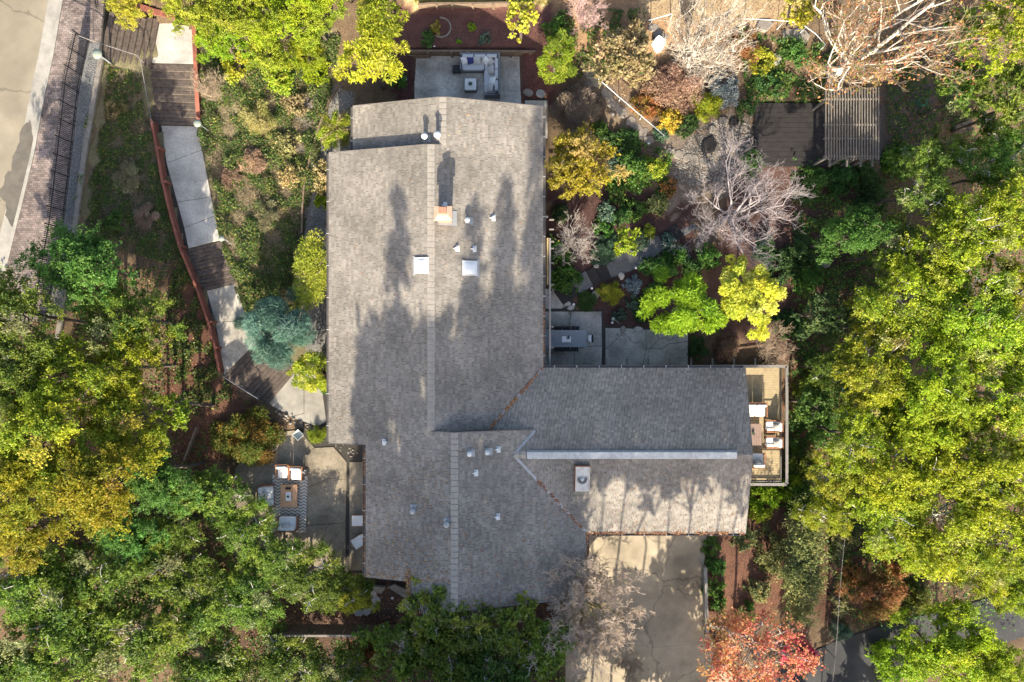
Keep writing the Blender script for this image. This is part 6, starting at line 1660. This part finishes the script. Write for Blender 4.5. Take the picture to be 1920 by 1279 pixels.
# tall trees further down the slope, south of the picture, whose shade falls over the roof
def conifer(label, X, Y, height, rad, lai=2.4, group='tall dark conifers below the southern slope'):
    SEED[0] += 1; r = np.random.default_rng(SEED[0]); zb = float(h(X, Y)[0])
    t_ = thing('conifer_tree', label, 'tree', (X, Y, zb), 0, group)
    MB().tube([(0,0,-.3),(0,0,height*.98)], [rad*.09,.03], 7).build('trunk', 'bark_dark', t_)
    n = int(lai*rad*height*2.2/(.95*.3))
    nb = int(height*8); bz = r.uniform(.12,1,nb)**.8; ba = r.uniform(0,6.28,nb); bl = rad*(1.02-bz)**.6*r.uniform(.6,1.1,nb)
    w = bl+.05; bi = r.choice(nb, n, p=w/w.sum()); s = r.uniform(.1,1,n)**.7
    C = np.stack([np.cos(ba[bi])*bl[bi]*s, np.sin(ba[bi])*bl[bi]*s, bz[bi]*height-bl[bi]*s*.25], -1) + r.normal(0,.16,(n,3))*np.array([1,1,.6])
    D = unit(np.stack([np.cos(ba[bi]), np.sin(ba[bi]), np.full(n,-.2)], -1) + r.normal(0,.5,(n,3)))
    V, Q, K = leaf_cards(C, D, unit(np.array([0,0,1.])+r.normal(0,.5,(n,3))), .92*r.uniform(.7,1.3,n), .32*r.uniform(.7,1.3,n), pal_pick(PAL['fir'], n, r))
    link_mesh('crown', np_mesh('crown', V, Q, K), 'leaf', t_)
for X, Y, hh, rr in ((-6.5,-25,21.6,2.6),(-2.6,-25.5,21.0,2.0),(-.9,-26,21.4,1.8),(.9,-25,22.2,2.6),(-8.4,-26,18.6,1.9),(-4.4,-27,19.4,2.8),(2.9,-27,17.6,2.4),(-7.8,-29,19.6,3.0),(-.2,-29,19.6,3.0),(-3.3,-31,19.8,3.2),(-5.6,-32,20.4,3.2),(1.6,-31,19.4,3.0),(-8.6,-31,19.2,1.9)):
    conifer('tall dark conifer down the slope south of the house', X, Y, hh, rr, 4.4)
def tall_tree(label, X, Y, zc, rr, hz, lai):
    SEED[0] += 1; zb = float(h(X, Y)[0])
    t_ = thing('tall_tree', label, 'tree', (X, Y, zb), 0, 'tall broadleaf trees below the driveway')
    me, cc, cr = crown_mesh(rr, rr, hz, PAL['oakd'], SEED[0], L=.3, W=.2, lai=lai)
    o = link_mesh('crown', me, 'leaf', t_); o.location = (0, 0, zc-zb)
    r = np.random.default_rng(SEED[0]); A = [[],[],[],[]]
    for s_ in [limb((0,0,-.3), (0,0,zc-zb), .09, .05, r, 5, .12)] + [limb((0,0,zc-zb-hz*.7), c+np.array([0,0,zc-zb]), .04, .015, r, 4) for c in cc[:12]]:
        for l_, v in zip(A, s_): l_.append(v)
    link_mesh('trunk', seg_mesh('trunk', *[np.concatenate(v) for v in A], 6), 'bark_grey', t_)
for X, Y, hh, rr in ((-8.0,-36,23.0,2.4),(-6.0,-37,23.8,3.6),(-3.8,-36,23.4,3.6),(-1.4,-37,24.0,3.6),(1.0,-36,23.2,3.6),(-7.6,-40,23.5,2.6)):
    conifer('tall dark conifer farthest down the slope south of the house', X, Y, hh, rr, 6.5, 'farthest dark conifers below the southern slope')
for X, Y, hh, rr in ((-13.5,-25,6.6,2.0),(-19,-25,7.4,2.2),(-26,-26,8.4,2.4),(17,-23.5,7.5,2.2),(20.5,-23.5,8,2.4)):
    conifer('bushy dark conifer low on the slope south of the oaks', X, Y, hh, rr, 4.5, 'low bushy conifers on the southern slope')
for X, Y, zc, rr, hz, la in ((3.4,-25,12.2,2.4,2.6,3.0),(5.9,-27,13.6,2.1,1.9,2.8),(9.4,-25,12.0,2.3,2.2,3.0),(12.2,-26,12.4,2.1,2.4,2.8),(8.2,-30,15.0,2.2,1.8,2.8),(7.4,-27,12.4,1.8,1.6,2.6),(11.0,-29,14.8,2.2,1.8,2.8),(4.6,-30,15.2,2.2,2.0,2.8),(1.8,-27,12.5,1.8,2.2,3.0),(3.6,-24,2.9,2.2,1.9,5.0),(6.8,-24.5,3.0,3.0,2.0,5.5),(9.9,-24.5,4.9,2.2,1.6,4.0),(9.6,-25,1.6,2.8,1.2,5.0),(9.2,-27,3.2,3.2,2.2,6.0),(-7.2,-26,14.4,2.0,2.4,3.4),(-4.4,-26.5,15.0,2.4,2.6,3.4),(-1.2,-26,14.6,2.4,2.6,3.4),(1.4,-26.5,15.0,2.0,2.4,3.0)):
    tall_tree('tall thin crowned broadleaf tree down the slope below the driveway', X, Y, zc, rr, hz, la)

# ------------------------------------------------------------------ ground cover and litter (nobody could count it)
def scatter(name, label, cat, pxpoly, n, pal, L, W, hmax, style='leaf', patch=1.5, thresh=.0, matn='leaf', zfix=None, seed=1):
    global NTRI
    r = np.random.default_rng(seed)
    xs = [p[0] for p in pxpoly]; ys = [p[1] for p in pxpoly]
    x = r.uniform(min(xs), max(xs), n*3); y = r.uniform(min(ys), max(ys), n*3)
    m = inside(x, y, pxpoly)
    # clumpiness from a few random waves
    f = sum(np.sin(x*r.normal(0,.075)*patch + y*r.normal(0,.075)*patch + r.uniform(0,6)) for _ in range(9))/2.9
    m &= (f + r.normal(0,.35,len(f))) > thresh
    x = x[m][:n]; y = y[m][:n]
    if zfix is None: X, Y, Z = Gv(x, y)
    else: X, Y, Z = (x-960)*(CAMH-zfix)/F, (639.5-y)*(CAMH-zfix)/F, np.full(len(x), zfix)
    N = len(X); fm = np.clip(f[m][:n]*.6+.55, .15, 1.6); C = np.stack([X, Y, Z + r.uniform(.01, 1, N)**1.3*hmax*fm], -1)
    if style == 'blade':
        D = unit(rand_dirs(N, r)*np.array([1,1,.4]) + np.array([0,0,.25])); Nn = rand_dirs(N, r)
    elif style == 'flat':
        D = rand_dirs(N, r)*np.array([1,1,.12]); Nn = unit(np.array([0,0,1.])+r.normal(0,.15,(N,3)))
    else:
        D = rand_dirs(N, r)*np.array([1,1,.5]); Nn = unit(np.array([0,-.1,1.])+r.normal(0,.5,(N,3)))
    V, Q, K = leaf_cards(C, D, Nn, L*r.uniform(.6,1.4,N), W*r.uniform(.6,1.4,N), pal_pick(pal, N, r))
    NTRI += 2*len(Q)
    o = link_mesh(name, np_mesh(name, V, Q, K), matn)
    return set_props(o, label, cat, kind='stuff')
IVY = [(.085,.145,.033,3),(.12,.185,.04,2),(.055,.10,.03,2.4),(.33,.31,.07,.8),(.2,.16,.09,1.2)]
DRY = [(.34,.26,.18,3),(.27,.20,.14,3),(.46,.37,.25,1.3),(.17,.125,.09,1)]
LIT = [(.30,.15,.07,3),(.22,.10,.05,3),(.42,.28,.12,1),(.14,.08,.05,2)]
MUL = [(.10,.05,.042,3),(.065,.034,.03,3),(.2,.12,.085,1)]
w1 = [(188,112),(262,140),(272,230),(290,240),(318,400),(345,470),(380,560),(330,500),(136,440),(152,290)]
w2 = [(378,110),(420,70),(640,70),(625,160),(570,440),(565,590),(470,600),(440,540),(412,440),(398,370),(374,245)]
w3 = [(330,470),(350,480),(415,705),(470,755),(420,770),(340,760),(310,600)]
scatter('ivy_groundcover', 'green ivy over the bank between iron fence and redwood fence', 'ivy', w1, 26000, IVY, .085, .07, .24, thresh=-.7, seed=11)
scatter('dry_groundcover', 'dry brown stems over the bank between iron fence and redwood fence', 'dry stems', w1, 20000, DRY, .26, .014, .16, 'blade', seed=12, thresh=-1.2)
scatter('ivy_groundcover', 'green ivy over the slope between the pale path and the house', 'ivy', w2, 50000, IVY, .09, .075, .36, thresh=-.5, seed=13)
scatter('dry_groundcover', 'dry brown stems over the slope between the pale path and the house', 'dry stems', w2, 36000, DRY, .26, .016, .2, 'blade', seed=14, thresh=-1.2)
scatter('ivy_groundcover', 'dark ivy on the red mulch bank below the redwood fence', 'ivy', w3, 6000, IVY, .12, .1, .2, thresh=-.1, seed=15)
scatter('ivy_groundcover', 'dense dark ivy above the blue cedar', 'ivy', [(440,520),(470,480),(560,470),(570,560),(545,590),(470,590)], 7000, IVY, .11, .09, .3, thresh=-1, seed=16)
scatter('meadow_grass', 'pale sunny grass above the upper retaining wall', 'grass', [(740,-60),(1030,-60),(1030,9),(940,6),(860,6),(780,9)], 9000, [(.36,.34,.06,3),(.28,.28,.05,2),(.42,.36,.14,1)], .2, .02, .12, 'blade', thresh=-2, seed=17)
for i, (pl, lab, n) in enumerate((([(742,16),(1003,16),(1035,100),(742,97)],'red brown bark mulch in the bed behind the sofa patio',5000), ([(735,100),(777,108),(777,195),(735,195)],'dark bark mulch west of the sofa patio',900), ([(978,105),(1035,100),(1035,186),(978,186)],'bark mulch east of the sofa patio',1100),
      ([(1300,1000),(1470,900),(1480,1130),(1400,1180),(1325,1180)],'red bark mulch between driveway and hedge',5000), ([(1475,690),(1530,690),(1530,920),(1475,920)],'rusty leaf litter beside the raised deck',2600), ([(1530,960),(1700,980),(1720,1160),(1550,1170)],'red brown mulch beneath the wire fence',4500),
      ([(1040,380),(1300,380),(1300,620),(1140,610),(1040,580)],'dark mulch in the shaded garden',4000), ([(1400,310),(1600,340),(1600,560),(1480,600)],'dark mulch under the leafless grey tree',4000))):
    scatter('bark_mulch', lab, 'mulch', pl, n, MUL if i not in (4,) else LIT, .09, .03, .03, 'flat', thresh=-3, matn='litter', seed=30+i)
for i, (pl, lab, n, pal) in enumerate((([(0,500),(330,480),(460,1000),(440,1279),(0,1279)],'brown leaf litter beneath the street grove',9000,LIT), ([(1480,300),(1920,300),(1920,1180),(1560,1180),(1480,900)],'brown leaf litter beneath the eastern grove',12000,LIT), ([(440,1075),(1060,1130),(1060,1279),(440,1279)],'dark leaf litter beneath the southern trees',5000,LIT),
      ([(1035,-30),(1480,-30),(1500,120),(1290,280),(1095,150)],'tan dry litter over the sunny top of the garden',9000,[(.30,.21,.12,3),(.22,.14,.085,3),(.38,.29,.18,1)]), ([(1640,180),(1760,180),(1740,320),(1640,320)],'grey brown litter beside the pergola',1500,LIT))):
    scatter('leaf_litter', lab, 'leaf litter', pl, n, pal, .1, .06, .05, 'flat', thresh=-3, matn='litter', seed=50+i)
gcs = [([(1480,310),(1660,310),(1640,560),(1600,700),(1490,700),(1500,560)],'dark green undergrowth between the leafless grey tree and the grove',7000,68), ([(1475,690),(1600,690),(1600,960),(1475,960)],'green undergrowth beside the raised deck',5000,69), ([(1560,960),(1760,990),(1740,1160),(1560,1170)],'low leafy plants on the mulch above the lower road',3000,70), ([(1480,300),(1920,300),(1920,1180),(1600,1180),(1480,900)],'low green undergrowth below the eastern grove',9000,60), ([(0,500),(330,500),(420,1000),(440,1279),(0,1279)],'low green undergrowth below the street grove',11000,61), ([(440,1190),(1060,1200),(1060,1279),(440,1279)],'low green undergrowth behind the board fence',4000,62),
       ([(1035,20),(1210,20),(1210,140),(1040,150)],'mixed low plants at the top of the garden',2500,63), ([(1150,250),(1260,290),(1240,400),(1140,380)],'low green plants beside the flagstone steps',2600,64), ([(1380,60),(1560,90),(1560,190),(1400,190)],'low green plants above the dark timber deck',3500,65),
       ([(1030,440),(1080,480),(1070,540),(1032,540)],'low green plants along the eastern wall',1200,66), ([(1660,120),(1920,120),(1920,330),(1660,330)],'low undergrowth beyond the pergola',4000,67)]
for pl, lab, n, sd_ in gcs:
    scatter('undergrowth', lab, 'undergrowth', pl, n, [(.07,.15,.03,3),(.10,.19,.035,2),(.05,.11,.03,2),(.28,.30,.06,.7)], .15, .10, .5, thresh=-.3, seed=sd_)
# fallen leaves on the roof: in valleys, gutters and drifts
def line_litter(label, pts, n, w, seed, lift=.04):
    r = np.random.default_rng(seed); pts = np.array(pts, float)
    k = r.uniform(0, len(pts)-1, n); i = k.astype(int); f = (k-i)[:,None]
    C = pts[i]*(1-f)+pts[i+1]*f; dens_ = np.sin(k*9.1+seed)+np.sin(k*23+seed)
    keep = dens_+r.normal(0,.8,n) > -.4; C = C[keep]; n = len(C)
    C = C + np.stack([r.normal(0,w,n), r.normal(0,w,n), np.full(n, lift)+r.uniform(0,.02,n)], -1)
    V, Q, K = leaf_cards(C, rand_dirs(n, r)*np.array([1,1,.2]), unit(np.array([0,0,1.])+r.normal(0,.25,(n,3))), .085*r.uniform(.6,1.5,n), .05*r.uniform(.6,1.4,n), pal_pick(LIT, n, r))
    o = link_mesh('fallen_leaves', np_mesh('fallen_leaves', V, Q, K), 'litter'); set_props(o, label, 'leaves', kind='stuff')
line_litter('rusty fallen leaves in the northern valley of the wing roof', [(1.65,-1.5,2.66),(.2,-3.13,3.07),(-1.2,-4.68,3.46)], 900, .04, 3)
line_litter('rusty fallen leaves in the southern valley of the wing roof', [(4.0,-10.4,2.7),(2.4,-8.6,3.13),(1.3,-7.4,3.45)], 700, .045, 4)
line_litter('fallen leaves in the gutter above the western patio', [(-7.93,-5.7,3.2),(-7.93,-9,3.2),(-7.93,-12.6,3.2)], 900, .05, 5, .03)
line_litter('fallen leaves along the wing gutter above the driveway', [(4.2,-10.5,2.67),(8.5,-10.5,2.67),(12.7,-10.5,2.67)], 900, .04, 6, .03)
line_litter('fallen leaves in the gutter beside the driveway', [(4.1,-10.5,2.66),(4.1,-12.2,2.66),(4.1,-13.9,2.66)], 700, .05, 7, .03)
line_litter('fallen leaves in the gutter above the dining patio', [(1.74,2,2.6),(1.74,0.3,2.6),(1.7,-1.4,2.62)], 220, .03, 8, .02)
line_litter('drift of fallen leaves at the southern step of the roof', [(-5.45,-12.0,4.0),(-5.45,-13,4.0),(-5.45,-13.9,4.0)], 500, .09, 9, .03)
def roof_scatter(label, x0, x1, y0, y1, zf, n, seed):
    r = np.random.default_rng(seed); x = r.uniform(x0,x1,n); y = y0+(y1-y0)*r.uniform(0,1,n)**1.8
    C = np.stack([x, y, zf(x, y)+.035], -1)
    V, Q, K = leaf_cards(C, rand_dirs(n, r)*np.array([1,1,.1]), unit(np.array([0,0,1.])+r.normal(0,.15,(n,3))), .08*r.uniform(.6,1.4,n), .045*r.uniform(.6,1.4,n), pal_pick(LIT, n, r))
    o = link_mesh('fallen_leaves', np_mesh('fallen_leaves', V, Q, K), 'litter'); set_props(o, label, 'leaves', kind='stuff')
roof_scatter('scattered fallen leaves on the lower western roof slope', -7.8,-3.1,-12.6,-6, zL, 1100, 21)
roof_scatter('scattered fallen leaves on the southern roof slope by the driveway', -2.9,3.9,-13.9,-8.6, zR2, 900, 22)
roof_scatter('few stray leaves on the western main roof slope', -9.9,-4.4,-5.4,9.8, zL, 220, 23)
roof_scatter('few stray leaves on the eastern main roof slope', -4.1,1.5,12,-3.5, zR, 160, 24)
roof_scatter('scattered leaves on the southern slope of the wing', 5.0,12.6,-10.4,-6.4, zES, 420, 25)
